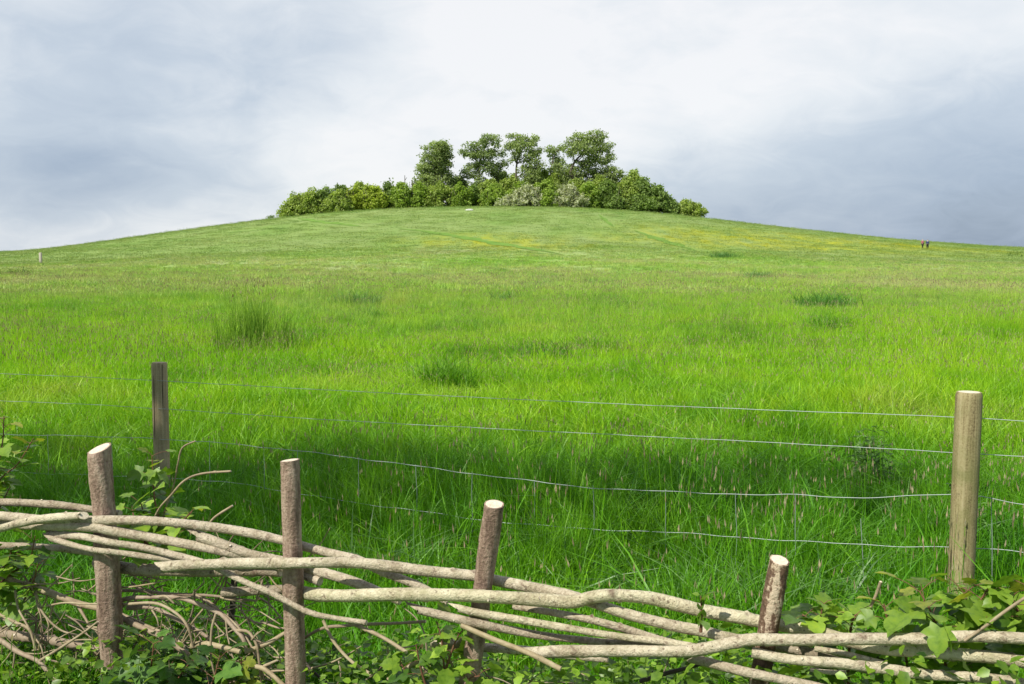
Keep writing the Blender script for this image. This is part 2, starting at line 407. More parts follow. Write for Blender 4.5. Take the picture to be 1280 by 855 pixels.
M['post_grey'] = postwood('weathered_post', [(.32, (.19, .135, .075)), (.5, (.40, .31, .185)), (.7, (.54, .44, .28))], .4)
def simple(name, col, rough=.6, metal=0.0, spec=.4):
    m, nt = new_mat(name)
    P = nt.n('ShaderNodeTexCoord').outputs['Object']
    f = nt.noise(P, 40, 3, .6)
    c = nt.mix(f, tuple(x * .8 for x in col), tuple(min(1, x * 1.15) for x in col))
    b = nt.n('ShaderNodeBsdfPrincipled', {'Base Color': c, 'Roughness': rough, 'Metallic': metal, 'Specular IOR Level': spec}); nt.out(b.outputs[0]); return m
M['wire'] = simple('galvanised_wire', (.33, .38, .35), .55, .4)
M['trunk'] = bark('tree_bark', [(.3, (.05, .042, .03)), (.5, (.10, .085, .06)), (.7, (.16, .14, .10))], 1, .5, (3, 3, .6), 12, False)

# ------------------------------------------------------------------ ground: one sheet round the camera to beyond the horizon
def build_ground():
    rad = np.concatenate([[0.0], np.geomspace(.6, 60, 90), np.linspace(61, 300, 180), np.geomspace(304, 6000, 40)])
    fr = np.linspace(-36, 36, 240); back = np.linspace(36, 324, 60)[1:-1]
    az = np.radians(np.concatenate([fr, back]))
    n = len(az)
    x = rad[1:, None] * np.sin(az)[None]; y = rad[1:, None] * np.cos(az)[None]
    V = np.stack([x, y, zt(x, y)], -1).reshape(-1, 3)
    V = np.vstack([V, [0, 0, 0]])
    k = len(rad) - 1
    a = np.arange(k - 1)[:, None] * n; b = np.arange(n)[None]; b2 = (b + 1) % n
    Q = np.stack([a + b, a + n + b, a + n + b2, a + b2], -1).reshape(-1, 4)
    e1 = V[Q[5, 1]] - V[Q[5, 0]]; e2 = V[Q[5, 2]] - V[Q[5, 0]]
    up = 1 if np.cross(e1, e2)[2] > 0 else -1
    mb = MB(); mb.add(V, Q[:, ::up])
    bb = np.arange(n); mb.f.append((np.stack([(bb + 1) % n, bb, np.full(n, len(V) - 1)], -1)[:, ::-1], 0))
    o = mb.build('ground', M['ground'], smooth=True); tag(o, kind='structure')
build_ground()

# trodden paths on the hill: sheets draped just above the ground
PATHS = [[(372, 273), (405, 278), (455, 284)], [(498, 286), (540, 291), (600, 301), (650, 309), (700, 318)], [(748, 268), (757, 276), (768, 284)], [(793, 288), (815, 296), (850, 308), (870, 314)], [(270, 292), (320, 288), (350, 283)]]
PWIDTH = [1.7, 1.9, .9, 1.8, .9]
PATHPTS = []
def build_paths():
    m, nt = new_mat('trodden_turf')
    P = nt.n('ShaderNodeNewGeometry').outputs['Position']
    f = nt.noise(P, .8, 4, .6)
    col = nt.ramp(f, [(.35, (.095, .19, .025)), (.65, (.14, .25, .04))])
    col = nt.mix(nt.ramp(nt.noise(P, .35, 4, .7), [(.46, 0.0), (.66, .7)]), col, (.17, .27, .05))
    nt.out(nt.n('ShaderNodeBsdfPrincipled', {'Base Color': col, 'Roughness': .9, 'Specular IOR Level': .1}).outputs[0])
    for pl, wd in zip(PATHS, PWIDTH):
        pts = np.array([ground_at(*p) for p in pl])
        C, _ = smooth_path(pts, np.ones(len(pts)), 1.5)
        T = np.gradient(C, axis=0)[:, :2]; T /= np.linalg.norm(T, axis=1)[:, None]
        Nn = np.stack([-T[:, 1], T[:, 0]], -1)
        wv = wd * .5 * (1 + .3 * np.sin(np.arange(len(C)) * .9) + .2 * np.sin(np.arange(len(C)) * 2.3)) * np.minimum(1, np.minimum(np.arange(len(C)), np.arange(len(C))[::-1]) / 9 + .08)
        rows = []
        for k in np.linspace(-1, 1, 5):
            xy = C[:, :2] + Nn * (k * wv)[:, None]
            rows.append(np.column_stack([xy, zt(xy[:, 0], xy[:, 1]) + .05]))
        V = np.stack(rows, 1).reshape(-1, 3); n = len(C)
        a = np.arange(n - 1)[:, None] * 5; b = np.arange(4)[None]
        Q = np.stack([a + b, a + b + 5, a + b + 6, a + b + 1], -1).reshape(-1, 4)
        mb = MB(); mb.add(V, Q); tag(mb.build('path', m, loc=tuple(C[0])), kind='structure')
        PATHPTS.append(C[:, :2])
build_paths()

# ------------------------------------------------------------------ grass
def blades(mb, n, R0, h, wd, lean=.35, segs=4, tmax=.9, bend=.5, rs=rng, root=None, mi=0, tint=None, droop=1.0):
    """n curved tapering blades rooted in a disc of radius R0"""
    a = rs.uniform(0, 2 * np.pi, n); r = R0 * np.sqrt(rs.uniform(0, 1, n))
    bx, by = r * np.cos(a), r * np.sin(a)
    if root is not None: bx, by = bx + root[0], by + root[1]
    H = h * rs.uniform(.55, 1.05, n); la = rs.uniform(0, 2 * np.pi, n); ll = H * lean * rs.uniform(.1, 1.2, n)
    bd = bend * rs.uniform(.2, 1.2, n) * droop
    fa = rs.uniform(0, 2 * np.pi, n)
    t = np.linspace(0, 1, segs + 1)
    w_ = wd * rs.uniform(.6, 1.25, n)
    prof = np.array([.7, 1, .9, .6, .0]) if segs == 4 else np.linspace(1, .0, segs + 1) ** .7
    V = np.zeros((n, segs + 1, 2, 3))
    for i, ti in enumerate(t):
        off = ll * ti ** 1.0 * .4 + ll * ti ** 2.5 * (1 + bd)
        cx = bx + np.cos(la) * off; cy = by + np.sin(la) * off
        cz = H * (ti - .32 * bd * ti ** 3)
        hw = w_ * prof[i] * .5 + 1e-5
        tw = fa + ti * .6
        for s_, sg in ((0, -1), (1, 1)):
            V[:, i, s_, 0] = cx + sg * hw * np.cos(tw); V[:, i, s_, 1] = cy + sg * hw * np.sin(tw); V[:, i, s_, 2] = cz
    base = np.arange(n)[:, None] * (segs + 1) * 2; k = np.arange(segs)[None] * 2
    Q = np.stack([base + k, base + k + 1, base + k + 3, base + k + 2], -1).reshape(-1, 4)
    tt = rs.uniform(0, tmax, n) if tint is None else rs.uniform(tint[0], tint[1], n)
    mb.add(V.reshape(-1, 3), Q, mi, np.repeat(tt, (segs + 1) * 2))

def seedheads(mb, n, R0, h, rs=rng, w0=.012, L=.09, mi=1, stem_mi=0):
    for _ in range(n):
        a = rs.uniform(0, 6.28); r = R0 * math.sqrt(rs.uniform()); H = h * rs.uniform(.8, 1.2)
        la = rs.uniform(0, 6.28); l = H * rs.uniform(.02, .22)
        b = np.array([r * math.cos(a), r * math.sin(a), 0.]); tp = b + np.array([math.cos(la) * l, math.sin(la) * l, H])
        mid = (b + tp) / 2 - np.array([math.cos(la), math.sin(la), 0]) * l * .2
        d = (tp - mid); d /= np.linalg.norm(d)
        fa = rs.uniform(0, 3.14); s_ = np.array([math.cos(fa), math.sin(fa), 0]); s2 = np.array([-math.sin(fa), math.cos(fa), 0])
        ws = w0 * .14
        V = np.array([b - s_ * ws, b + s_ * ws, mid - s_ * ws, mid + s_ * ws, tp - s_ * ws, tp + s_ * ws])
        mb.add(V, [[0, 1, 3, 2], [2, 3, 5, 4]], stem_mi, rs.uniform(.5, .9))
        Lr = L * rs.uniform(.6, 1.3); ww = w0 * rs.uniform(.5, 1.1) * .5; tn = rs.uniform(0, 1)
        for s in (s_, s2):
            c0 = tp; c1 = tp + d * Lr * .35; c2 = tp + d * Lr
            mb.add([c0, c1 + s * ww, c2, c1 - s * ww], [[0, 1, 2, 3]], mi, tn)

def tuft_collection(name, makers):
    col = bpy.data.collections.new(name)
    for k, mk in enumerate(makers):
        mb = MB(); mk(mb); o = mb.build(f'{name}_kind', TM)
        S.collection.objects.unlink(o); col.objects.link(o)
    return col

def scatter(name, col, P, rot, sc, idx):
    me = bpy.data.meshes.new(name); n = len(P)
    me.vertices.add(n); me.vertices.foreach_set('co', np.asarray(P, np.float32).ravel())
    for an, ty, key, dat in (('rot', 'FLOAT_VECTOR', 'vector', rot), ('scl', 'FLOAT_VECTOR', 'vector', sc), ('idx', 'INT', 'value', idx)):
        a = me.attributes.new(an, ty, 'POINT'); a.data.foreach_set(key, np.asarray(dat, np.int32 if ty == 'INT' else np.float32).ravel())
    o = bpy.data.objects.new(name, me); S.collection.objects.link(o)
    ng = bpy.data.node_groups.new(name + '_nodes', 'GeometryNodeTree')
    ng.interface.new_socket('Geometry', in_out='INPUT', socket_type='NodeSocketGeometry')
    ng.interface.new_socket('Geometry', in_out='OUTPUT', socket_type='NodeSocketGeometry')
    N = ng.nodes; L = ng.links
    gi = N.new('NodeGroupInput'); go = N.new('NodeGroupOutput'); iop = N.new('GeometryNodeInstanceOnPoints')
    ci = N.new('GeometryNodeCollectionInfo'); ci.inputs['Collection'].default_value = col
    ci.inputs['Separate Children'].default_value = True; ci.inputs['Reset Children'].default_value = True
    def na(nm, dt):
        x = N.new('GeometryNodeInputNamedAttribute'); x.data_type = dt; x.inputs['Name'].default_value = nm; return x.outputs['Attribute']
    er = N.new('FunctionNodeEulerToRotation'); L.new(na('rot', 'FLOAT_VECTOR'), er.inputs[0])
    L.new(gi.outputs[0], iop.inputs['Points']); L.new(ci.outputs[0], iop.inputs['Instance'])
    iop.inputs['Pick Instance'].default_value = True
    L.new(na('idx', 'INT'), iop.inputs['Instance Index']); L.new(er.outputs[0], iop.inputs['Rotation']); L.new(na('scl', 'FLOAT_VECTOR'), iop.inputs['Scale'])
    L.new(iop.outputs[0], go.inputs[0])
    md = o.modifiers.new('scatter', 'NODES'); md.node_group = ng
    return o

TM = [M['grass'], M['seed']]
near = tuft_collection('near_tuft', [
    lambda mb: blades(mb, 64, .12, .48, .0052, .28, bend=.25),
    lambda mb: blades(mb, 60, .13, .40, .0048, .42, bend=.5),
    lambda mb: (blades(mb, 60, .13, .50, .0055, .24, bend=.3), seedheads(mb, 1, .1, .64, w0=.008, L=.06)),
    lambda mb: (blades(mb, 40, .11, .44, .006, .4, bend=.5), blades(mb, 8, .08, .50, .0105, .7, bend=1.0)),
    lambda mb: (blades(mb, 60, .13, .45, .0048, .25, bend=.25), seedheads(mb, 4, .12, .62, w0=.007, L=.055)),
    lambda mb: (blades(mb, 40, .12, .50, .005, .25, bend=.3), blades(mb, 12, .09, .56, .010, .5, bend=1.0))])
mid = tuft_collection('mid_tuft', [
    lambda mb: blades(mb, 62, .24, .40, .0100, .3, segs=3, bend=.3),
    lambda mb: (blades(mb, 60, .24, .42, .0095, .28, segs=3, bend=.3), seedheads(mb, 5, .24, .50, w0=.009, L=.06)),
    lambda mb: blades(mb, 60, .24, .33, .0105, .5, segs=3),
    lambda mb: (blades(mb, 56, .22, .40, .0095, .25, segs=3, bend=.3), seedheads(mb, 16, .24, .52, w0=.009, L=.06))])
TM = [M['grass_far'], M['seed']]
farc = tuft_collection('far_tuft', [
    lambda mb: blades(mb, 60, .55, .34, .028, .35, segs=2),
    lambda mb: (blades(mb, 56, .55, .36, .028, .5, segs=2), seedheads(mb, 16, .55, .42, w0=.02, L=.08)),
    lambda mb: blades(mb, 56, .55, .28, .032, .8, segs=2)])
vfar = tuft_collection('hill_tuft', [
    lambda mb: blades(mb, 70, 1.6, .15, .045, .5, segs=2, tmax=.7),
    lambda mb: blades(mb, 70, 1.6, .11, .05, .6, segs=2, tmax=.7)])

def wedge(y0, y1, dens, margin=1.0, side=.60):
    A = side * (y1 ** 2 - y0 ** 2) + 2 * margin * (y1 - y0)
    n = int(A * dens)
    y = np.sqrt(rng.uniform(y0 ** 2, y1 ** 2, n)); x = rng.uniform(-1, 1, n) * (side * y + margin)
    return x, y

def clump(x, y, f, s):  # smooth pseudo-noise in -1..1
    return (np.sin(x * f + 1.7 * np.sin(y * f * .7 + s)) + np.sin(y * f * 1.13 + 1.3 * np.sin(x * f * .9 + 2 * s)) + np.sin((x + y) * f * .6 + s)) / 3

def sward(name, col, nk, bands, hs, label):
    X, Y = [], []
    for b in bands:
        x, y = wedge(*b); X.append(x); Y.append(y)
    x = np.concatenate(X); y = np.concatenate(Y)
    keep = np.ones(len(x), bool)
    for C in PATHPTS:
        for c in C:
            keep &= np.hypot(x - c[0], y - c[1]) > 1.3
    x, y = x[keep], y[keep]
    z = zt(x, y) - .01
    n = len(x)
    hv = 1 + .28 * clump(x, y, 1.3, 3) + .18 * clump(x, y, .31, 8)
    s_ = rng.uniform(.75, 1.2, n)
    rot = np.stack([rng.normal(0, .09, n), rng.normal(0, .09, n), rng.uniform(0, 6.283, n)], -1)
    scl = np.stack([s_, s_, s_ * hv * hs(x, y)], -1)
    sel = clump(x, y, .5, 5) * .9 + rng.normal(0, .6, n)
    idx = np.clip(((sel + 1.2) / 2.4 * nk).astype(int), 0, nk - 1)
    o = scatter(name, col, np.stack([x, y, z], -1), rot, scl, idx)
    tag(o, label, 'grass', kind='stuff')

# the grass leans thicker and longer along the wire fence
sward('near_grass', near, 6, [(2.9, 6.5, 85, 1.0), (6.5, 13, 48, 1.0)], lambda x, y: .66 + .06 * sm(9, 5, y), 'long lush green grass along and just beyond the wire fence')
sward('meadow_grass', mid, 4, [(11, 22, 19), (22, 40, 10)], lambda x, y: .78 + 0 * x, 'bright green meadow grass with brown seed heads in the middle of the field')
sward('far_meadow_grass', farc, 3, [(36, 70, 2.6), (70, 125, 1.3)], lambda x, y: .85 - .35 * sm(70, 125, y), 'pale green far meadow grass at the foot of the hill')
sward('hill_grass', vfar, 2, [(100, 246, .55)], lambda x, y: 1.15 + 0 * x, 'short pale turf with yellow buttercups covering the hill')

# ------------------------------------------------------------------ tussocks, rushes, weeds standing in the field
def tussock(px, py, w_m, h, n, label, cat='tussock', name='grass_tussock', mat=None, seed=0, rushy=False):
    g_ = ground_at(px, py); rs = np.random.default_rng(int(px * 7 + py))
    mb = MB(); 
    if rushy:
        for q in range(9):
            rx, ry = rs.normal(0, w_m * .24), rs.normal(0, w_m * .2)
            blades(mb, n // 9, w_m * .20, h * (1 - .35 * min(1, abs(rx) / w_m * 1.6)) * rs.uniform(.7, 1.05), .0085, .20, rs=rs, bend=.15, mi=0, tint=(0, .9), root=(rx, ry))
        blades(mb, n, w_m / 2 * 1.35, h * .40, .010, .4, rs=rs, bend=.4, mi=0, tint=(.1, 1))
        seedheads(mb, n // 9, w_m * .5, h * .82, rs, w0=.016, L=.07)
    else:
        for k in range(7):
            rx = float(np.clip(rs.normal(0, w_m * .15), -w_m * .28, w_m * .28)); ry = rs.normal(0, w_m * .08)
            blades(mb, n // 7, w_m / 3, h * rs.uniform(.8, 1.45), max(.010, g_.y / F * .6), .55, rs=rs, root=(rx, ry), tint=(.0, .75))
    for a in mb.v: a += np.array(g_)
    o = mb.build(name, [mat or M['tussock'], M['seed']], loc=tuple(g_))
    tag(o, label, cat, 'darker grass tussocks and weeds in the meadow')
    return o
def rush():
    px, py = 322, 446
    o = tussock(px, py, 0.95, 1.3, 700, 'tall clump of dark green rushes with brown tips left of centre in the meadow', 'rush clump', 'rush_clump', M['rush'], rushy=True)
    del o['group']
rush()
for t in [(448, 383, 2.4, .55, 700, 'dark blue green grass tussock to the right of the tall rush clump'),
          (552, 494, .8, .50, 500, 'dark green grass tussock just above the top wire, left of centre'),
          (1030, 417, 1.3, .40, 500, 'small compact dark green weed patch on the right side of the meadow'),
          (1022, 388, 2.6, .60, 700, 'wide greyish dock and grass clump behind the compact dark patch on the right'),
          (395, 440, 1.6, .45, 420, 'low brownish tussock touching the right side of the rush clump'),
          (640, 378, 2.2, .42, 420, 'dark tussock near the middle of the field below the hill'),
          (762, 388, 2.8, .42, 420, 'low dark green tussock right of the middle of the field'),
          (745, 443, 1.2, .35, 350, 'low tussock near the centre of the field above the top wire'),
          (690, 456, 1.3, .38, 350, 'dark tussock between the centre tussock and the top wire'),
          (905, 322, 3.6, .6, 300, 'small grey green weed patch where the meadow meets the right flank of the hill'),
          (950, 350, 2.6, .55, 350, 'grey green tussock high up in the right half of the meadow'),
          (470, 403, 1.4, .40, 350, 'low bright tussock just below the blue green tussock'),
          (925, 404, 1.8, .35, 350, 'low tussock left of the compact dark weed patch')]:
    tussock(*t)

M['cocksfoot'] = leafy('broad_grass_blades', (.07, .19, .035), .4, .4, .35, hue=(.20, .38, .10))
for (px_, Y_, w__, h__, n_, lb_) in [(880, 4.0, .55, .50, 200, 'clump of broad blue green grass blades behind the thick rod, left of the peeled stake'),
                            (1005, 4.1, .45, .48, 160, 'clump of broad arching grass blades just right of the peeled stake'),
                            (700, 4.3, .5, .44, 150, 'clump of broad grass blades to the right of the third stake'),
                            (500, 4.6, .6, .46, 170, 'clump of broad bright grass blades left of the third stake')]:
    g0 = on_ground(px_, Y_); rs_ = np.random.default_rng(px_); mb_ = MB()
    blades(mb_, n_, w__ / 2, h__, .011, .75, rs=rs_, bend=1.1, tint=(0, 1))
    for a_ in mb_.v: a_ += np.array(g0)
    o_ = mb_.build('grass_clump', M['cocksfoot'], loc=tuple(g0)); tag(o_, lb_, 'grass clump', 'broad leaved grass clumps near the wire fence')

M['weed'] = leafy('weed_leaves', (.08, .18, .04), .25, .55, .4, hue=(.20, .36, .10))
def weed(px, Y, h, n, lb):
    g0 = on_ground(px, Y); rs_ = np.random.default_rng(int(px)); root = empty('nettle_clump', tuple(g0), lb, 'weed', 'dark broad leaved weeds in the grass beyond the wire fence')
    sb = MB(); lf = MB()
    for k in range(n):
        b0 = np.array(g0) + [rs_.normal(0, .09), rs_.normal(0, .07), -.02]; t0 = b0 + [rs_.normal(0, .07), rs_.normal(0, .05), h * rs_.uniform(.6, 1.1)]
        tube(sb, [np.array(g0) - [0, 0, .02], b0 + [0, 0, .06], t0], [.003, .003, .0015], .08, 4, 0, 0, (False, False), 0)
        for j in range(11):
            f_ = .2 + .8 * j / 10; c_ = b0 * (1 - f_) + t0 * f_
            for q_ in range(3):
                n_ = 1; az_ = rs_.uniform(0, 6.28); sz = .075 * (1.15 - .6 * f_) * rs_.uniform(.7, 1.2)
                V_ = np.array([(0, 0, 0), (.35 * sz, .24 * sz, .02 * sz), (sz, 0, -.3 * sz), (.35 * sz, -.24 * sz, .02 * sz)])
                m_ = np.array(Matrix.Rotation(az_, 3, 'Z') @ Matrix.Rotation(rs_.uniform(-.6, .5), 3, 'Y'))
                lf.add(V_ @ m_.T + c_, [[0, 1, 2], [0, 2, 3]], 0, rs_.uniform(0, 1))
    sb.build('stem', M['weed'], root); lf.build('leaves', M['weed'], root)
weed(1105, 6.3, .50, 10, 'dark nettle clump in the grass left of the right wire fence post')
weed(1075, 6.9, .45, 8, 'smaller dark nettle clump further back, left of the right wire fence post')
weed(1238, 4.9, .50, 8, 'dark weedy clump in the grass to the right of the right wire fence post')

# ------------------------------------------------------------------ trees
def leafcards(mb, C, Rr, n, size, rs, tint=.5, tv=.25, flat=.75, mi=0, shell=.55):
    """n folded leaf sprays through one clump; faces lean outwards so that the clump takes the light as a whole"""
    d = rs.normal(size=(n, 3)); d /= np.linalg.norm(d, axis=1)[:, None]
    rr = rs.uniform(shell, 1, n) ** .6
    pos = np.asarray(C) + d * np.asarray(Rr) * (rr * (1 + .75 * (rs.uniform(size=n) < .30) * rs.uniform(size=n)))[:, None]
    nrm = d * .9 + rs.normal(size=(n, 3)) * .75; nrm[:, 2] += .35; nrm /= np.linalg.norm(nrm, axis=1)[:, None]
    a = np.cross(nrm, rs.normal(size=(n, 3))); a /= np.linalg.norm(a, axis=1)[:, None]
    b = np.cross(nrm, a)
    s_ = size * rs.uniform(.5, 1.3, n)[:, None]
    V = np.stack([pos - a * s_ * .6, pos + b * s_ * .42 + nrm * s_ * .12, pos + a * s_ * .6, pos - b * s_ * .42 + nrm * s_ * .12], 1).reshape(-1, 3)
    k = np.arange(n)[:, None] * 4
    Q = np.concatenate([k + np.array([[0, 1, 2]]), k + np.array([[0, 2, 3]])])
    t = np.clip(tint + rs.normal(0, tv, n), 0, 1)
    mb.add(V, Q, mi, np.repeat(t, 4))

def crown_mat(key, base, hue, trans=.42, spec=.25): M[key] = leafy(key, base, spec, .55, trans, hue=hue)
crown_mat('leaf_beech', (.17, .235, .085), (.42, .52, .20))
crown_mat('leaf_beech_b', (.15, .22, .09), (.38, .48, .20))
crown_mat('leaf_mid', (.18, .27, .055), (.44, .55, .13))
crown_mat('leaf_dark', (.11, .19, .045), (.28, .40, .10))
crown_mat('leaf_yellow', (.25, .34, .035), (.46, .56, .08))
crown_mat('leaf_pale', (.30, .36, .19), (.64, .66, .48))
crown_mat('leaf_bright', (.18, .30, .04), (.38, .52, .09))

def tall_tree(name, cx, Y, base_px, lobes, trunk, label, group, leaf='leaf_beech', dens=1.0, seed=1, size=.36):
    """lobes: (px, py, rx, ry) crown masses; trunk: [(px,py,width_m)...] from the ground up"""
    rs = np.random.default_rng(seed)
    g_ = on_ground(base_px, Y)
    root = empty(name, tuple(g_), label, 'tree', group)
    TP = [np.array(g_) - np.array([0, 0, .3])] + [np.array(at(p, q, Y)) for p, q, _ in trunk]
    TR = [trunk[0][2] * .45] + [w_ * .36 for _, _, w_ in trunk]
    tb = MB(); tube(tb, TP, TR, .6, 8, .06, 0, (False, True), 0)
    cb = MB()
    px_m = Y / F
    for (px, py, rx, ry) in lobes:
        c = np.array(at(px, py, Y)); RX, RZ = rx * px_m * 1.12, ry * px_m * 1.15; RY = RX * .8
        c[1] += rs.uniform(-.4, .4) * RX
        # limb from the trunk to the lobe
        k = min(range(len(TP)), key=lambda i: np.linalg.norm(TP[i] - (c - np.array([0, 0, RZ * 1.4]))))
        tube(tb, [TP[k], (TP[k] + c) / 2 + rs.normal(0, .3, 3), c], [TR[k] * .6, .13, .05], .6, 6, .05, 0, (False, False), 0)
        nsub = max(6, int(10.0 * dens * (RX * RZ) / 2.2))
        for _ in range(nsub):
            d = rs.normal(size=3); d /= np.linalg.norm(d); q = rs.uniform(.25, 1) ** .55
            sc_ = c + d * np.array([RX, RY, RZ]) * q * .88
            r = rs.uniform(.35, .95)
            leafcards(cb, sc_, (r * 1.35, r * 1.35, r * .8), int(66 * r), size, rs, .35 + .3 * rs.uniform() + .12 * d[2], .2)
            if rs.uniform() < .5: tube(tb, [c, (c + sc_) / 2 + rs.normal(0, .15, 3), sc_], [.07, .05, .03], .8, 4, 0, 0, (False, False), 0)
    tb.build('trunk', M['trunk'], root, smooth=True)
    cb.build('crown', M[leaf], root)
    return root

TG = 'tall beech trees rising above the thicket on the hilltop'
tall_tree('beech_tree', 545, 246, 541, [(546, 186, 16, 10), (544, 198, 20, 10), (540, 212, 21, 10), (543, 226, 22, 11), (548, 206, 17, 12), (536, 240, 22, 12), (556, 236, 13, 14), (551, 184, 11, 8), (558, 192, 9, 9), (534, 226, 17, 9), (528, 246, 14, 9), (562, 224, 9, 9)],
          [(541, 245, .9), (542, 225, .8), (544, 205, .5), (546, 185, .2)], 'dense columnar beech tree, leftmost of the tall trees on the hilltop', TG, 'leaf_beech', 1.25, 11)
tall_tree('beech_tree', 603, 249, 599, [(596, 182, 14, 8), (612, 176, 14, 8), (620, 190, 11, 8), (588, 194, 12, 6), (604, 196, 16, 8), (588, 218, 15, 6), (612, 210, 13, 10), (600, 228, 14, 7), (620, 218, 7, 12), (580, 190, 6, 4), (598, 208, 9, 7), (616, 232, 12, 8), (574, 230, 9, 6), (628, 204, 8, 5), (592, 208, 10, 6)],
          [(599, 240, .9), (599, 222, .8), (600, 205, .55), (606, 185, .25)], 'broad open beech tree, second from the left of the tall hilltop trees', TG, 'leaf_beech_b', 1.0, 12)
tall_tree('beech_tree', 652, 246, 645, [(645, 173, 13, 7), (662, 175, 13, 8), (652, 184, 15, 8), (668, 188, 10, 8), (664, 200, 13, 8), (642, 196, 9, 6), (670, 210, 11, 8), (656, 212, 10, 7), (637, 184, 7, 6), (664, 222, 14, 8)],
          [(645, 240, .8), (645, 222, .75), (646, 205, .6), (650, 185, .3)], 'beech tree with a bare visible trunk, middle one of the tall hilltop trees', TG, 'leaf_beech', .95, 13)
tall_tree('beech_tree', 692, 252, 688, [(690, 186, 9, 5), (700, 188, 10, 6), (692, 198, 10, 6), (690, 212, 9, 5), (700, 216, 9, 5), (698, 204, 8, 6)],
          [(688, 240, .6), (688, 222, .5), (690, 205, .4), (694, 190, .2)], 'small narrow beech tree, second from the right among the tall hilltop trees', TG, 'leaf_beech_b', .95, 14)
tall_tree('beech_tree', 735, 246, 711, [(722, 176, 16, 9), (742, 172, 16, 8), (752, 184, 13, 9), (732, 188, 17, 9), (758, 198, 8, 9), (714, 188, 9, 8), (740, 202, 17, 8), (722, 208, 12, 6), (756, 216, 18, 9), (770, 218, 11, 8), (738, 222, 17, 10), (716, 222, 11, 7), (748, 236, 22, 9), (764, 230, 12, 8), (776, 228, 13, 8), (704, 230, 12, 8), (700, 210, 10, 6), (786, 238, 12, 8)],
          [(711, 238, 1.0), (712, 220, .9), (718, 203, .7), (733, 187, .4)], 'largest spreading beech tree with a leaning trunk, rightmost of the tall hilltop trees', TG, 'leaf_beech', 1.1, 15)

def bush(px, base_y, top_y, wpx, Y, leaf, label, group, seed, name='bush', cat='bush', dens=1.0, size=.40, stems=3, parts=True):
    rs = np.random.default_rng(seed); g_ = on_ground(px, Y)
    root = empty(name, tuple(g_), label, cat, group)
    top = at(px, top_y - 5, Y)[2]; H = max(1.0, top - g_.z); Wd = wpx * Y / F
    cb = MB(); tb = MB(); lp = rs.uniform(0, 6.28)
    Wd *= 1.32; n = int(max(18, dens * 5.6 * Wd * H / 2.0))
    for i in range(n):
        a = rs.uniform(0, 6.283); q = rs.uniform(0, 1) ** .5; hz = rs.uniform(.06, 1)
        wr = Wd / 2 * (1 - .5 * hz ** 2.6) * (.75 + .25 * min(1, hz * 3)) * (1 + .22 * math.sin(3 * a + lp) + .12 * math.sin(7 * hz + lp))
        c = np.array([g_.x + math.cos(a) * wr * q, g_.y + math.sin(a) * wr * q * .8, g_.z + (H - .5) * hz * (1 - .28 * q * q)])
        r = rs.uniform(.3, .95) * rs.uniform(.8, 1.1); ti0 = rs.uniform(-.15, .15)
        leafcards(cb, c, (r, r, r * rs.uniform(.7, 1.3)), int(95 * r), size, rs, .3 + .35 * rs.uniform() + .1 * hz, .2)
    for i in range(stems):
        x = g_.x + rs.uniform(-.3, .3) * Wd; y = g_.y + rs.uniform(-.25, .1) * Wd
        tube(tb, [(g_.x, g_.y, g_.z - .2), (x + rs.normal(0, .2), y, g_.z + H * .35), (x + rs.normal(0, .6), y, g_.z + H * .75)], [.12, .09, .04], .6, 5, .05, 0, (False, False), 0)
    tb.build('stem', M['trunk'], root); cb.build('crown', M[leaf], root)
    return root

BG = 'bushes and small trees of the hilltop thicket'
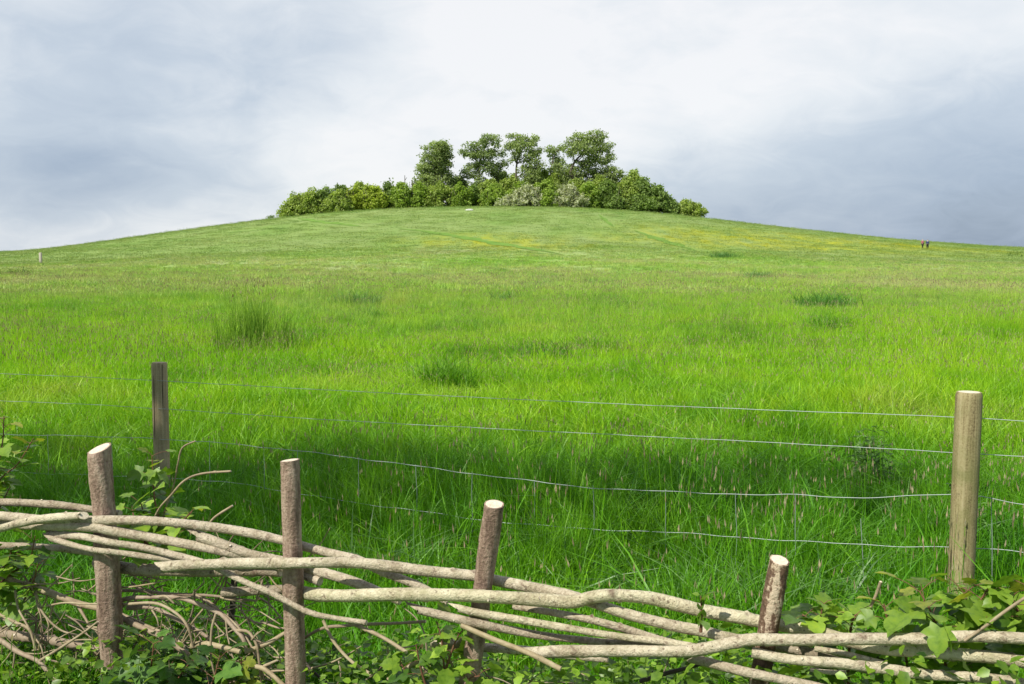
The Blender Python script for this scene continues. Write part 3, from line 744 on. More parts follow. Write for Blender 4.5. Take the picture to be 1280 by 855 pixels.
# (px, base_y (unused), top_y, width_px, Y, leaf, label)
BUSH = [
 (362, 255, 15, 236, 'leaf_mid', 'small low bush at the far left end of the hilltop thicket'),
 (374, 245, 26, 237, 'leaf_mid', 'rounded green bush, second from the left end of the thicket'),
 (391, 240, 26, 236, 'leaf_mid', 'green bush in the left row, third from the left end'),
 (408, 237, 26, 238, 'leaf_dark', 'darker green bush in the left row, fourth from the left end'),
 (425, 239, 28, 235, 'leaf_mid', 'wide green bush in front, halfway along the left row'),
 (428, 230, 22, 241, 'leaf_dark', 'dark pointed bush top showing behind the wide bush of the left row'),
 (444, 235, 20, 238, 'leaf_yellow', 'olive yellow bush beside the bright yellow green one, on its left'),
 (467, 233, 30, 236, 'leaf_yellow', 'bright yellow green bush in the middle of the left row'),
 (452, 230, 22, 243, 'leaf_mid', 'green bush top behind the yellow green bushes'),
 (487, 231, 20, 239, 'leaf_dark', 'dark green bush directly right of the bright yellow bush'),
 (503, 230, 22, 237, 'leaf_bright', 'fresh green bush left of the bare snags'),
 (524, 231, 26, 238, 'leaf_bright', 'fresh green bush at the foot of the columnar beech, on its left'),
 (548, 232, 28, 238, 'leaf_mid', 'green bush at the foot of the columnar beech, on its right'),
 (577, 230, 22, 238, 'leaf_bright', 'round green bush between the first and second tall beeches'),
 (566, 237, 14, 241, 'leaf_pale', 'small whitish hawthorn between the first and second tall beeches'),
 (592, 236, 20, 241, 'leaf_dark', 'dark shaded bush under the second tall beech'),
 (612, 226, 30, 242, 'leaf_mid', 'tall green bush under the right side of the second beech'),
 (618, 233, 28, 237, 'leaf_bright', 'light green bush left of the blossoming hawthorns'),
 (640, 222, 34, 247, 'leaf_mid', 'leafy bush behind, at the foot of the middle tall beech'),
 (668, 218, 34, 247, 'leaf_mid', 'high green bush behind, right of the middle beech trunk'),
 (694, 220, 32, 248, 'leaf_mid', 'high green bush behind, under the small narrow beech'),
 (652, 228, 30, 241, 'leaf_bright', 'light green bush just behind the largest hawthorn'),
 (682, 227, 30, 241, 'leaf_bright', 'yellowish green bush between the two hawthorns, behind'),
 (722, 226, 30, 242, 'leaf_mid', 'green bush behind the right hawthorn, below the largest beech'),
 (748, 224, 34, 243, 'leaf_mid', 'large green bush below the crown of the largest beech'),
 (640, 246, 26, 233, 'leaf_pale', 'low whitish hawthorn in blossom, first of the pale bushes from the left'),
 (660, 234, 36, 235, 'leaf_pale', 'largest whitish hawthorn in blossom at the front of the thicket'),
 (687, 239, 28, 235, 'leaf_bright', 'light green bush between the two whitish hawthorns, in front'),
 (711, 234, 34, 235, 'leaf_pale', 'whitish hawthorn in blossom, right hand one of the pale bushes'),
 (736, 229, 22, 236, 'leaf_bright', 'upright light green bush at the right edge of the pale hawthorns'),
 (758, 229, 30, 237, 'leaf_dark', 'dark green bush at the left end of the dark right hand thicket'),
 (780, 225, 32, 238, 'leaf_mid', 'tall green bush in the dark right hand thicket, beside the largest beech'),
 (802, 224, 32, 240, 'leaf_dark', 'tallest dark bush in the middle of the right hand thicket'),
 (820, 234, 28, 239, 'leaf_dark', 'dark green bush on the sloping right end of the thicket'),
 (835, 250, 20, 240, 'leaf_dark', 'low dark bush where the thicket drops to the lone bush'),
 (858, 253, 38, 241, 'leaf_mid', 'lone low bush at the far right end of the hilltop thicket'),
 (676, 212, 26, 250, 'leaf_mid', 'leafy bush top filling the gap between the middle and the small narrow beech'),
 (712, 213, 30, 251, 'leaf_mid', 'high leafy bush top behind the leaning trunk of the largest beech'),
 (628, 214, 24, 251, 'leaf_mid', 'high leafy bush top between the second and middle tall beeches'),
 (574, 222, 22, 250, 'leaf_dark', 'dark bush top behind, between the columnar and second beeches'),
 (792, 216, 26, 245, 'leaf_mid', 'rounded bush top stepping down right of the largest beech'),
 (800, 246, 30, 235, 'leaf_dark', 'low dark bush in front of the right hand thicket'),
 (768, 248, 22, 235, 'leaf_dark', 'small shaded bush at the front left foot of the right hand thicket'),
]
for i, (px, ty, wp, Y, lf, lb) in enumerate(BUSH):
    bush(px, 0, ty, wp, Y, lf, lb, BG, 100 + i, 'hawthorn_bush' if lf == 'leaf_pale' else 'bush')

def snag(px, top, Y, wd, label):
    g_ = on_ground(px, Y); mb = MB(); t = np.array(at(px, top, Y))
    tube(mb, [np.array(g_) - [0, 0, .3], (np.array(g_) + t) / 2 + [.1, 0, 0], t], [wd, wd * .8, wd * .35], .5, 6, .08, 0, (False, True), 0)
    tube(mb, [t - [0, 0, 1.2], t + [.5, 0, -.5]], [wd * .5, wd * .2], .3, 5, .05, 0, (False, True), 0)
    o = mb.build('dead_tree', M['trunk'], loc=tuple(g_)); tag(o, label, 'dead tree')
snag(506, 219, 240, .17, 'thin tall bare snag standing up out of the thicket')
snag(515, 225, 240, .26, 'shorter thicker bare snag beside the columnar beech')

def far_shrub(px, Y, wpx, top, label, leaf='leaf_dark', n=14, name='shrub'):
    g_ = on_ground(px, Y); rs = np.random.default_rng(int(px) + 5)
    H = max(.4, at(px, top, Y)[2] - g_.z); Wd = wpx * Y / F
    mb = MB()
    for i in range(n):
        u_ = rs.uniform(-.5, .5)
        c = np.array([g_.x + u_ * Wd, g_.y + rs.uniform(-.4, .4), g_.z + H * rs.uniform(.15, .8) * (1 - 1.2 * u_ * u_)])
        leafcards(mb, c, (H * .45, H * .45, H * .28), 60, max(.09, Y / F * 1.0), rs, .4, .25)
    o = mb.build(name, M[leaf], loc=tuple(g_)); tag(o, label, 'shrub'); return o
far_shrub(14, 74, 42, 331, 'low dark bramble patch at the left edge of the meadow')
far_shrub(342, 238, 8, 268, 'tiny bare looking shrub left of the thicket on the skyline', 'leaf_dark', 5)
far_shrub(355, 237, 12, 264, 'small dark shrub touching the left end of the thicket', 'leaf_mid', 6)
far_shrub(1268, 150, 22, 313, 'low dark scrub on the skyline at the right edge', 'leaf_dark', 8)

# pale stones below the thicket
def stone(px, py, s_, label):
    g_ = ground_at(px, py); rs = np.random.default_rng(int(px))
    mb = MB(); u = np.linspace(0, 2 * np.pi, 9)[:-1]; V = []
    for k, (zz_, rr) in enumerate([(-.3, .9), (.1, 1), (.4, .75), (.55, .3)]):
        for a in u: V.append([g_.x + math.cos(a) * rr * s_ * rs.uniform(.85, 1.15) * 1.6, g_.y + math.sin(a) * rr * s_ * .8, g_.z + zz_ * s_])
    Q = [[k * 8 + j, k * 8 + (j + 1) % 8, (k + 1) * 8 + (j + 1) % 8, (k + 1) * 8 + j] for k in range(3) for j in range(8)]
    mb.add(V, Q); mb.f.append((np.array([[24, 25, 26, 27], [24, 27, 28, 31], [28, 29, 30, 31]]), 0))
    tag(mb.build('stone', simple('pale_stone', (.5, .5, .47), .9), loc=tuple(g_)), label, 'stone')
stone(587, 263, .55, 'pale stone lying in the turf below the second tall beech')

# ------------------------------------------------------------------ lone post far left
def far_post():
    g_ = ground_at(51, 329); k = g_.y / F; h = 12.5 * k; wd = 2.1 * k
    mb = MB(); x, y, z = g_
    V = [[x + a, y + b, z + c] for c in (-.2, h) for a, b in ((-wd, -wd * .5), (wd, -wd * .5), (wd, wd * .5), (-wd, wd * .5))]
    V += [[x + a * .8, y + b * .8, z + h + wd * .3] for a, b in ((-wd, -wd * .5), (wd, -wd * .5), (wd, wd * .5), (-wd, wd * .5))]
    V = [list(Vector((p[0] - x, p[1] - y, 0)).to_3d() @ Matrix.Rotation(R(38), 3, 'Z') + Vector((x, y, p[2]))) for p in V]
    Q = [[0, 1, 5, 4], [1, 2, 6, 5], [2, 3, 7, 6], [3, 0, 4, 7], [4, 5, 9, 8], [5, 6, 10, 9], [6, 7, 11, 10], [7, 4, 8, 11], [8, 9, 10, 11]]
    mb.add(V, Q); o = mb.build('wooden_post', simple('pale_weathered_post', (.34, .31, .25), .8), loc=tuple(g_))
    tag(o, 'short pale square post standing alone in the far left of the field', 'post')
far_post()

# ------------------------------------------------------------------ two walkers
def skin_mesh(name, verts, edges, radii, mat, parent, root=0, sub=1):
    me = bpy.data.meshes.new(name); me.from_pydata(verts, edges, [])
    o = bpy.data.objects.new(name, me); S.collection.objects.link(o); o.parent = parent
    md = o.modifiers.new('skin', 'SKIN'); md.use_smooth_shade = True
    for i, r in enumerate(radii): me.skin_vertices[0].data[i].radius = (r, r); me.skin_vertices[0].data[i].use_root = (i == root)
    s_ = o.modifiers.new('sub', 'SUBSURF'); s_.levels = sub; s_.render_levels = sub
    me.materials.append(mat); return o

def walker(px, py, hpx, top, legs, hair, label, turn, stride):
    g_ = ground_at(px, py); H = hpx * g_.y / F; k = H / 1.74
    root = empty('person', tuple(g_), label, 'person', 'two walkers on the right flank of the hill'); root.rotation_euler = (0, 0, turn)
    skin = simple('skin', (.5, .33, .25), .6)
    def v(*a): return tuple(c * k for c in a)
    s_ = stride
    V = [v(0, 0, .95), v(0, 0, 1.15), v(0, 0, 1.38), v(0, 0, 1.50), v(0, -.01, 1.58), v(0, -.015, 1.68),
         v(-.18, 0, 1.40), v(-.24, .03 + s_ * .2, 1.14), v(-.23, -.10 - s_ * .3, .92), v(-.23, -.13 - s_ * .3, .83),
         v(.18, 0, 1.40), v(.24, .02 - s_ * .2, 1.14), v(.23, -.06 + s_ * .3, .92), v(.23, -.09 + s_ * .3, .83),
         v(-.09, 0, .90), v(-.10, -.04 - s_ * .5, .50), v(-.10, .02 - s_, .09), v(-.10, -.14 - s_, .04),
         v(.09, 0, .90), v(.10, -.02 + s_ * .5, .50), v(.10, .06 + s_, .10), v(.10, -.10 + s_, .04)]
    E = [(0, 1), (1, 2), (2, 3), (3, 4), (4, 5), (2, 6), (6, 7), (7, 8), (8, 9), (2, 10), (10, 11), (11, 12), (12, 13), (0, 14), (14, 15), (15, 16), (16, 17), (0, 18), (18, 19), (19, 20), (20, 21)]
    rd = [.13, .12, .13, .055, .09, .085, .06, .045, .035, .035, .06, .045, .035, .035, .09, .065, .045, .04, .09, .065, .045, .04]
    skin_mesh('body', V, E, [r * k for r in rd], skin, root)
    tv = [0, 1, 2, 6, 7, 8, 10, 11, 12]; te = [(0, 1), (1, 2), (2, 3), (3, 4), (4, 5), (2, 6), (6, 7), (7, 8)]
    skin_mesh('jacket', [V[i] for i in tv], te, [k * r for r in (.17, .16, .165, .085, .065, .055, .085, .065, .055)], top, root)
    lv = [0, 14, 15, 16, 18, 19, 20]; le = [(0, 1), (1, 2), (2, 3), (0, 4), (4, 5), (5, 6)]
    skin_mesh('trousers', [V[i] for i in lv], le, [k * r for r in (.155, .115, .085, .07, .115, .085, .07)], legs, root)
    skin_mesh('hair', [v(0, .02, 1.66), v(0, .03, 1.73)], [(0, 1)], [.1 * k, .075 * k], hair, root)
    for f in (17, 21):
        a = V[f]; skin_mesh('boot', [a, (a[0], a[1] + .18 * k, a[2] + .01)], [(0, 1)], [.055 * k, .06 * k], simple('boot', (.03, .025, .02), .6), root)
walker(1153, 311.5, 12.5, simple('pink_jacket', (.40, .13, .17), .8), simple('dark_trousers', (.02, .02, .025), .8), simple('grey_hair', (.45, .42, .4), .7), 'person in a pinkish red jacket and dark trousers, left one of the two walkers', R(25), .10)
walker(1159.2, 312, 12.5, simple('navy_jacket', (.03, .05, .14), .7), simple('black_trousers', (.015, .015, .02), .8), simple('dark_hair', (.05, .035, .03), .7), 'person in a navy blue jacket and black trousers, right one of the two walkers', R(-15), .06)

# ------------------------------------------------------------------ wire fence
FA, FB = np.array([-2.19, 6.2]), np.array([2.2, 3.9])
HA, HB = np.array([-1.35, 3.2]), np.array([.6, 2.4])
def onplane(px, py, A, B, off=0.0):
    """point on the upright plane through A-B (moved towards the camera by off) on this line of sight"""
    d = (B - A) / np.linalg.norm(B - A); n = np.array([d[1], -d[0]])      # faces the camera
    if n @ (-A) < 0: n = -n
    A2 = A + n * off; r = ray(px, py)
    t = (n @ A2) / (n @ r[:2]); return np.array([r[0] * t, r[1] * t, EYE + r[2] * t])

wf = empty('wire_fence', (float(FA[0]), float(FA[1]), 0), 'wire stock fence with two round wooden posts crossing the grass behind the woven fence', 'fence')
def wpost(top, bot, wpx, mat, lb, Y, chips):
    a = np.array(at(*top, Y)); b = np.array(at(*bot, Y)); d = (b - a) / abs(b[2] - a[2]); foot = a + d * (a[2] + .05)
    r = wpx / 2 / F * Y; mb = MB()
    # a shallow bevel at the sawn top
    tube(mb, [foot, (a + foot) / 2, a - [0, 0, .012], a], [r * 1.03, r * 1.02, r, r * .93], .03, 20, .010, 0, (False, True), 1)
    o = mb.build('post', [mat, M['cut'] if lb else M['post_grey']], wf, smooth=False)
    for p in o.data.polygons: p.use_smooth = abs(p.normal.z) < .7
    if lb: o['label'] = lb
    return a, foot, r
pa, pfoot, pr = wpost((1211.5, 490), (1200.5, 738), 31.5, M['post'], 'yellowish green tinged round post on the right', 3.9, 1)
la_, lfoot, lr = wpost((199, 453), (203.5, 620), 19, M['post_grey'], None, 6.2, 0)

def wire(pts, off=0.0, r=.0016, name='wire', wv=.0015, step=.04):
    P = [onplane(px, py, FA, FB, off) for px, py in pts]
    mb = MB(); tube(mb, P, [r] * len(P), step, 5, 0, 0, (False, False), 0, wob=wv)
    return mb.build(name, M['wire'], wf, smooth=True)
OF = pr * .98
wire([(-60, 463), (0, 467), (100, 471), (199, 476), (400, 487), (600, 497), (800, 506), (1000, 514), (1188, 521), (1280, 526.5), (1340, 530)], OF, .0015, wv=.0006)
wire([(-60, 497), (0, 501), (100, 505), (201, 511), (400, 524), (600, 535), (800, 545), (1000, 555), (1188, 565.5), (1280, 570.5), (1340, 574)], OF, .0015, wv=.0008)
W3 = [(-60, 541), (0, 543), (100, 545), (202, 549), (300, 556), (400, 567), (516, 582), (653, 600), (760, 611), (920, 617.5), (1000, 619), (1060, 622), (1186, 618.5), (1230, 622), (1280, 630), (1340, 637)]
W4 = [(-60, 583), (0, 588), (60, 592), (202, 597), (300, 605), (385, 619), (480, 633), (650, 655), (800, 664), (925, 671), (1000, 677), (1080, 681), (1186, 684), (1280, 691), (1340, 700)]
W5 = [(-60, 640), (60, 643), (202, 650), (330, 664), (400, 679), (470, 692), (620, 710), (760, 722), (900, 733), (1020, 744), (1110, 747), (1186, 750), (1280, 757), (1340, 764)]
for wl in (W3, W4, W5): wire(wl, OF, .0017, wv=.0028, step=.025)
def yl(wl, x): return float(np.interp(x, [p[0] for p in wl], [p[1] for p in wl]))
for x in [-20, 60, 140, 262, 330, 372, 448, 520, 590, 668, 742, 832, 920, 994, 1076, 1240]:
    top = yl(W3, x) - (2 if x != 1076 else -27)
    wire([(x, top), (x + (2.5 if x == 1076 else .5), yl(W4, x)), (x + (4 if x == 1076 else -2), yl(W5, x) + 2)], OF, .0015, 'stay_wire', .002, .03)
for y_ in (521, 565.5, 618.5, 684): # staples where the wires meet the right post
    c = onplane(1200 + (618 - y_) * .045, y_, FA, FB, OF + .004)
    mb = MB(); tube(mb, [c + [-.006, .012, .009], c + [-.004, -.001, .008], c + [0, -.003, 0], c + [-.004, -.001, -.008], c + [-.006, .012, -.009]], [.0016] * 5, .004, 5, 0, 0, (False, False), 0)
    mb.build('staple', M['wire'], wf, smooth=True)

# ------------------------------------------------------------------ woven hazel fence
hz = empty('woven_hurdle_fence', (float((HA[0] + HB[0]) / 2), float((HA[1] + HB[1]) / 2), 0), 'rustic woven fence of cut hazel rods laid between four upright stakes in the foreground', 'fence')
def hy(px):
    return onplane(px, 600, HA, HB, 0)[1]
def stake(top, bot, w0, w1, mat, cutn, lb=None, sides=18, knots=4):
    a = onplane(*top, HA, HB); b = onplane(*bot, HA, HB)
    d = (b - a) / (a[2] - b[2]); foot = a + d * (a[2] + .08)
    r0 = w0 / 2 / F * a[1]; r1 = w1 / 2 / F * b[1]
    mb = MB(); mid_ = (a + foot) / 2 + [.004, 0, 0]
    tube(mb, [foot, mid_, a], [r1 * 1.05, (r0 + r1) / 2, r0], .012, sides, .035, knots, (False, True), 1, capdir=(None, cutn), wob=.001, kh0=.3)
    o = mb.build('stake', [mat, M['cut']], hz); 
    for p in o.data.polygons: p.use_smooth = p.material_index == 0
    if lb: o['label'] = lb
stake((124.5, 561), (141, 855), 29, 31, M['stake'], (-.25, -.25, .9))
stake((362, 575), (368, 855), 25, 27, M['stake'], (-.1, .05, 1))
stake((618, 630), (588, 830), 25, 27, M['stake'], (.05, -.28, .95))
stake((974, 700), (948, 855), 25, 28, M['stake_peel'], (.1, -.3, .95), 'stake with bark peeled off its left side')

def rod(pts, wpx, d=0.0, mat='rod', knots=7, tint=None, taper=(1, 1), name='rod', parent=None, capL=None, ends=(True, True), tw=1.0, step=.009, sides=14):
    """pts: (px, py[, off_cm]) ; off towards the camera"""
    P = []; 
    for p in pts:
        off = (p[2] if len(p) > 2 else d) / 100.0
        P.append(onplane(p[0], p[1], HA, HB, off))
    n = len(P); Rr = []
    for i, q in enumerate(P):
        t = i / (n - 1); wv = wpx * (taper[0] * (1 - t) + taper[1] * t) * (1.0 if 0 < i < n - 1 or not capL else 1.0)
        Rr.append(wv / 2 / F * q[1])
    mb = MB()
    cd = (None, None)
    if capL == 'L':
        t_ = P[1] - P[0]; t_ /= np.linalg.norm(t_); cd = (t_ * .45 + np.array([0, -.35, -.9]) * -.9, None)
    if capL == 'R':
        t_ = P[-1] - P[-2]; t_ /= np.linalg.norm(t_); cd = (None, t_ * .5 + np.array([0, -.6, .3]))
    tube(mb, P, Rr, step, sides, .03, knots, ends, 1, tint=.5 + random.uniform(-.22, .25) if tint is None else tint, capdir=cd, wob=.0010 if wpx > 5 else .0018)
    # side-shoot stubs
    if wpx > 8:
        for _ in range(random.randint(1, 4)):
            i = random.randint(1, n - 1); t = random.uniform(.1, .9); c = P[i - 1] * (1 - t) + P[i] * t
            dv = np.array([random.uniform(-1, 1), random.uniform(-1, -.2), random.uniform(-.2, 1)]); dv /= np.linalg.norm(dv)
            rr = Rr[i]; tube(mb, [c + dv * rr * .5, c + dv * rr * 1.25], [rr * .32, rr * .26], .004, 7, .05, 0, (False, True), 1, tint=.45)
    o = mb.build(name, [M[mat], M['cut']], parent or hz)
    for p in o.data.polygons: p.use_smooth = p.material_index == 0
    return o

# traced rods: front of stake +, behind stake -
rod([(-40, 626, -4), (0, 628, -4), (60, 630, -4.5), (112, 636, -5.5), (150, 642, -6)], 10, taper=(1, .9))                     # A
rod([(-40, 642, 2), (0, 645, 2), (55, 650, 2.5), (107, 650, 4.2), (135, 650, 5.2), (190, 651, 4), (247, 657, 0), (300, 664, -3), (352, 675, -5.5), (404, 689, -4.5), (449, 701, -3), (479, 715, -2.5), (521, 732, -3), (560, 752, -4)], 12.5, taper=(.95, .9), knots=9)   # B
rod([(-40, 672, 6), (0, 661, 6), (28, 653, 6.5), (54, 648, 7), (80, 646, 7.5), (104, 644.5, 8)], 10.5, capL='R', knots=5, tint=.75)   # C
rod([(-40, 650, -1), (20, 655, 0), (72, 657, 3), (120, 660, 5.6), (140, 664, 5.4), (209, 675, 2), (280, 689, -1), (320, 699, -4), (360, 712, -6), (400, 727, -4)], 12, knots=16, tint=.6)   # D knobby
rod([(245, 669, 0), (280, 681, -1), (313, 693, -3), (345, 700, -5.5), (375, 707, -5.5), (401, 715, -5), (443, 728, -4), (500, 750, -4)], 13, knots=8, capL='L', tint=.6)  # E
rod([(203, 709.5, 8), (240, 706, 8), (300, 704, 6.5), (352, 704, 6), (400, 704, 5), (449, 704, 2), (521, 712, -2), (589, 719, -5.6), (616, 725, -5.6), (646, 731, -4), (680, 738, -2), (720, 747, -1), (773, 764, -1), (810, 774, -1), (848, 783, -1.5), (880, 789, -2.5), (916, 798, -4), (960, 806, -6), (1019, 818, -5)], 14, knots=10, capL='L', tint=.7)   # F
rod([(120, 703, -6), (160, 711, -6), (210, 713, -1), (290, 713, -6), (350, 714, -7)], 15, tint=.2)     # rod behind F, its shade put into the dark tint
rod([(372, 740, -5.5), (401, 744, 1), (440, 744, 5), (500, 743, 6), (560, 744, 5.8), (604, 746, 5.8), (650, 748, 4.5), (690, 750.5, 3), (718, 752, 2), (740, 746, 1.5), (767, 743.5, 0), (809, 747, -2), (854, 758, -3), (880, 764, -4), (920, 771, -5.5), (963, 780, -5.8), (1010, 787, -4), (1060, 800, -2.5), (1106, 810, -1), (1162, 815, 0), (1237, 822, 0), (1280, 828, 0), (1330, 834, 0)], 17.5, knots=14, tint=.95, taper=(.95, .95))  # G thick
rod([(664, 817, 5), (700, 814.5, 5), (764, 813.5, 5), (830, 814, 5), (868, 813, 5), (916, 804, 6), (940, 800, 6.4), (1000, 800, 5.5), (1094, 798.5, 4), (1156, 798, 3), (1207, 795.5, 2), (1280, 798, 2), (1330, 802, 2)], 15.5, knots=13, capL='L', tint=.7)   # J
rod([(570, 760, 6), (600, 767, 6), (650, 775, 5), (689, 782, 4), (767, 794, 3), (847, 805, 1), (890, 814, -1)], 10.5, taper=(1, .85), capL='L', tint=.85)   # K
rod([(521, 761, 5), (568, 773, 6), (606, 782, 6), (643, 789, 4), (680, 795, 2), (740, 801, 0), (790, 804, 0), (840, 812, -1)], 12, taper=(1, .7), capL='L', tint=.3)   # M
rod([(643, 757, -4), (690, 766, 0), (743, 776, 1), (779, 786, 0), (821, 799, -1), (860, 808, -1)], 11.5, knots=8, tint=.65, taper=(.8, .9))   # N
rod([(940, 816, 6), (989, 824, 5), (1050, 829, 4), (1109, 836, 3), (1168, 844, 3), (1230, 848, 3), (1290, 856, 3), (1330, 860, 3)], 13.5, knots=10, tint=.75)  # L
rod([(1019, 811, -2), (1050, 816, -1), (1085, 824, 0), (1109, 830, 0.5)], 9, taper=(.8, .8), tint=.9)
rod([(1013, 837, 0), (1035, 840, 0), (1058, 841, 0)], 6, tint=.7)
rod([(862, 823, -1), (885, 829, 2), (921, 838, 5.6), (955, 845, 6), (1013, 857, 5), (1060, 868, 5)], 12.5, knots=7, tint=.4)   # P
rod([(540, 803, -5), (575, 808, -5.5), (604, 809, -6), (645, 812, -4), (700, 817, -2), (760, 824, -3)], 13, tint=.6, taper=(1, .8))   # Q
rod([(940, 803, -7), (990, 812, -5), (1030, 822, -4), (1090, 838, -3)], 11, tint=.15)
rod([(577, 782, 7), (628, 803, 7.5), (660, 816, 8), (701, 836, 8)], 7, mat='stick', tint=.95, knots=4, step=.01)     # R
rod([(60, 668, 2), (101, 670, 4.5), (140, 678, 6), (179, 685, 4.5), (253, 703, 3), (289, 719, 5), (315, 731, 6), (337, 740, 6.2), (383, 764, 6), (419, 773, 6), (458, 779, 6)], 9, taper=(1.1, .75), knots=9, tint=.55)   # S
rod([(60, 672, 4), (85, 679, 5), (119, 688, 6), (155, 692, 5.6), (209, 699, 3), (253, 702, 0)], 7.5, capL='L', tint=.55)   # T
rod([(436, 779, 4), (479, 797, 5), (509, 816, 6)], 5, mat='stick', tint=.8)
rod([(-40, 680, -3), (0, 682, -3), (60, 684, -3), (110, 690, -6), (150, 697, -5)], 9, tint=.25)
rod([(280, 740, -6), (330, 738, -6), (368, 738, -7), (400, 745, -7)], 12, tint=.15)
rod([(404, 776, -2), (419, 803, -1), (440, 827, 0), (464, 843, 1)], 4, mat='stick', tint=.9)
rod([(360, 814, -6), (400, 787, -6), (434, 781, -5), (480, 779, -4), (532, 777, -4)], 4, mat='stick', tint=.3)

# ------------------------------------------------------------------ cut brush lying against the hurdle
def branch(pts, wpx, label, twigs=(), mat='stick', tint=.5, group='dead cut branches heaped against the woven fence', name='dead_branch', taper=(1, .8)):
    p0 = onplane(pts[0][0], pts[0][1], HA, HB, (pts[0][2] if len(pts[0]) > 2 else 0) / 100)
    root = empty(name, tuple(float(c) for c in p0), label, 'branch', group)
    rod(pts, wpx, mat=mat, knots=max(3, int(wpx)), tint=tint, taper=taper, name='limb', parent=root)
    for tw_ in twigs:
        rod(tw_[0], tw_[1], mat=mat, knots=2, tint=.75, taper=(1, .6), name='twig', parent=root, step=.015, sides=7)
branch([(-30, 712, -6), (0, 719, -6), (23, 729, -6), (58, 739, -6), (97, 754, -7), (124, 761, -8), (150, 772, -9)], 9.5, 'thick pale branch slanting down to the leftmost stake under the top rods',
       [([(60, 736, -6), (75, 722, -5), (91, 707, -4)], 2.5), ([(97, 757, -6), (104, 768, -5), (111, 779, -4)], 5), ([(44, 738, -5), (46, 754, -4), (58, 771, -4), (77, 787, -5), (97, 794, -6)], 3.6), ([(46, 754, -4), (52, 770, -3), (53, 782, -3)], 2), ([(58, 771, -4), (62, 783, -3), (56, 792, -3)], 1.8)], tint=.8)
branch([(-30, 790, -8), (0, 793, -8), (35, 797, -8), (68, 801, -8), (124, 813, -9), (160, 822, -10)], 13, 'thickest mossy branch lying low at the left edge behind the leftmost stake',
       [([(33, 816, -6), (50, 816, -5), (68, 812, -4)], 2.2), ([(70, 800, -6), (84, 792, -5), (96, 786, -4)], 2)], tint=.35)
branch([(-20, 792, 2), (0, 801, 3), (23, 815, 4), (48, 827, 4), (60, 840, 4), (74, 856, 4)], 6.5, 'forked grey branch in the bottom left corner, its thin fork rising to the leftmost stake',
       [([(48, 827, 4), (77, 810, 4), (100, 794, 3.5), (122, 777, 4)], 4.2), ([(19, 814, 4), (17, 832, 4), (14, 858, 4)], 3.2), ([(15, 814, 4), (6, 826, 4), (-6, 838, 4)], 2.4), ([(15, 853, 5), (24, 848, 5), (35, 844, 6)], 2.4), ([(58, 838, 5), (62, 852, 5), (66, 866, 5)], 2.2), ([(72, 838, 3), (80, 830, 3), (84, 824, 3)], 1.8)], tint=.55)
branch([(-20, 760, -2), (0, 768, -1), (20, 778, 0), (35, 785, 0), (42, 798, 0), (45, 812, 0)], 4.5, 'slender knotted branch between the thick ones at the left edge',
       [([(19, 738, -3), (23, 761, -2), (37, 787, 0), (44, 810, 1)], 3.2), ([(0, 791, 0), (12, 784, 1), (20, 776, 2)], 2), ([(27, 782, 0), (19, 790, 1), (20, 798, 1)], 1.7), ([(44, 800, 1), (52, 812, 2), (58, 836, 2)], 2.4)], tint=.8)
branch([(58, 758, -4), (83, 753, -4), (105, 754, -4), (135, 755, -6)], 2.6, 'thin pale twig lying level just below the slanting branch', tint=.85)
branch([(145, 738, -8), (190, 740, -7), (239, 743, -6), (280, 746, -6), (322, 752, -6)], 4.5, 'brown stick leaving the leftmost stake almost level, highest of the bent ones',
       [([(245, 744, -6), (266, 758, -5), (281, 768, -4), (302, 789, -3), (322, 822, -2), (330, 850, -2)], 4), ([(276, 746, -6), (310, 757, -5), (350, 781, -4)], 2.4), ([(240, 743, -6), (255, 728, -5), (254, 724, -5)], 2.2)], tint=.2, name='bent_branch', taper=(1, .6))
branch([(145, 752, -6), (170, 747, -6), (215, 747, -5), (245, 754, -4), (275, 767, -3), (291, 784, -2), (304, 800, -1), (308, 816, -1)], 6, 'longest bent branch arching right from the leftmost stake',
       [([(296, 788, -2), (310, 790, -1), (321, 806, 0), (325, 827, 0), (327, 860, 0)], 4.6), ([(271, 767, -1), (265, 788, 0), (264, 820, 1), (271, 852, 1)], 4), ([(282, 776, -2), (283, 792, -1), (286, 805, 0)], 3)], tint=.5, name='bent_branch')
branch([(150, 755, -4), (185, 753, -3), (205, 757, -2), (225, 770, -1), (235, 786, 0), (240, 810, 0)], 4, 'short bent branch curving down inside the longest one',
       [([(200, 746, 0), (208, 746, 1), (217, 754, 1)], 4), ([(190, 762, -1), (196, 772, 0), (198, 782, 0)], 2.6)], tint=.75, name='bent_branch')
branch([(160, 760, -8), (191, 760, -8), (221, 774, -7), (243, 786, -6), (261, 798, -5)], 6, 'dull brown branch crossing behind the short bent one', [([(228, 804, -3), (240, 790, -2), (253, 787, -2)], 2.5), ([(242, 806, -3), (246, 796, -2), (252, 790, -2)], 2.5)], tint=.4, name='bent_branch')
branch([(140, 762, -6), (153, 773, -6), (183, 787, -4), (209, 800, -3), (236, 818, -2)], 7.5, 'thick straight branch slanting down right from the leftmost stake to the big leaves',
       [([(150, 768, -9), (186, 784, -8), (214, 797, -6), (232, 809, -5)], 6.5)], tint=.6)
branch([(240, 808, -4), (255, 805, -4), (275, 808, -4), (300, 815, -5)], 8, 'short stout pale branch end between the bent ones', [([(252, 804, -4), (262, 812, -3)], 2)], tint=.95)
branch([(310, 814, -1), (335, 804, -2), (355, 792, -4), (372, 786, -8)], 6, 'pale branch rising right to the second stake',
       [([(314, 800, 0), (322, 792, 1), (331, 786, 1)], 2.2)], tint=.85)
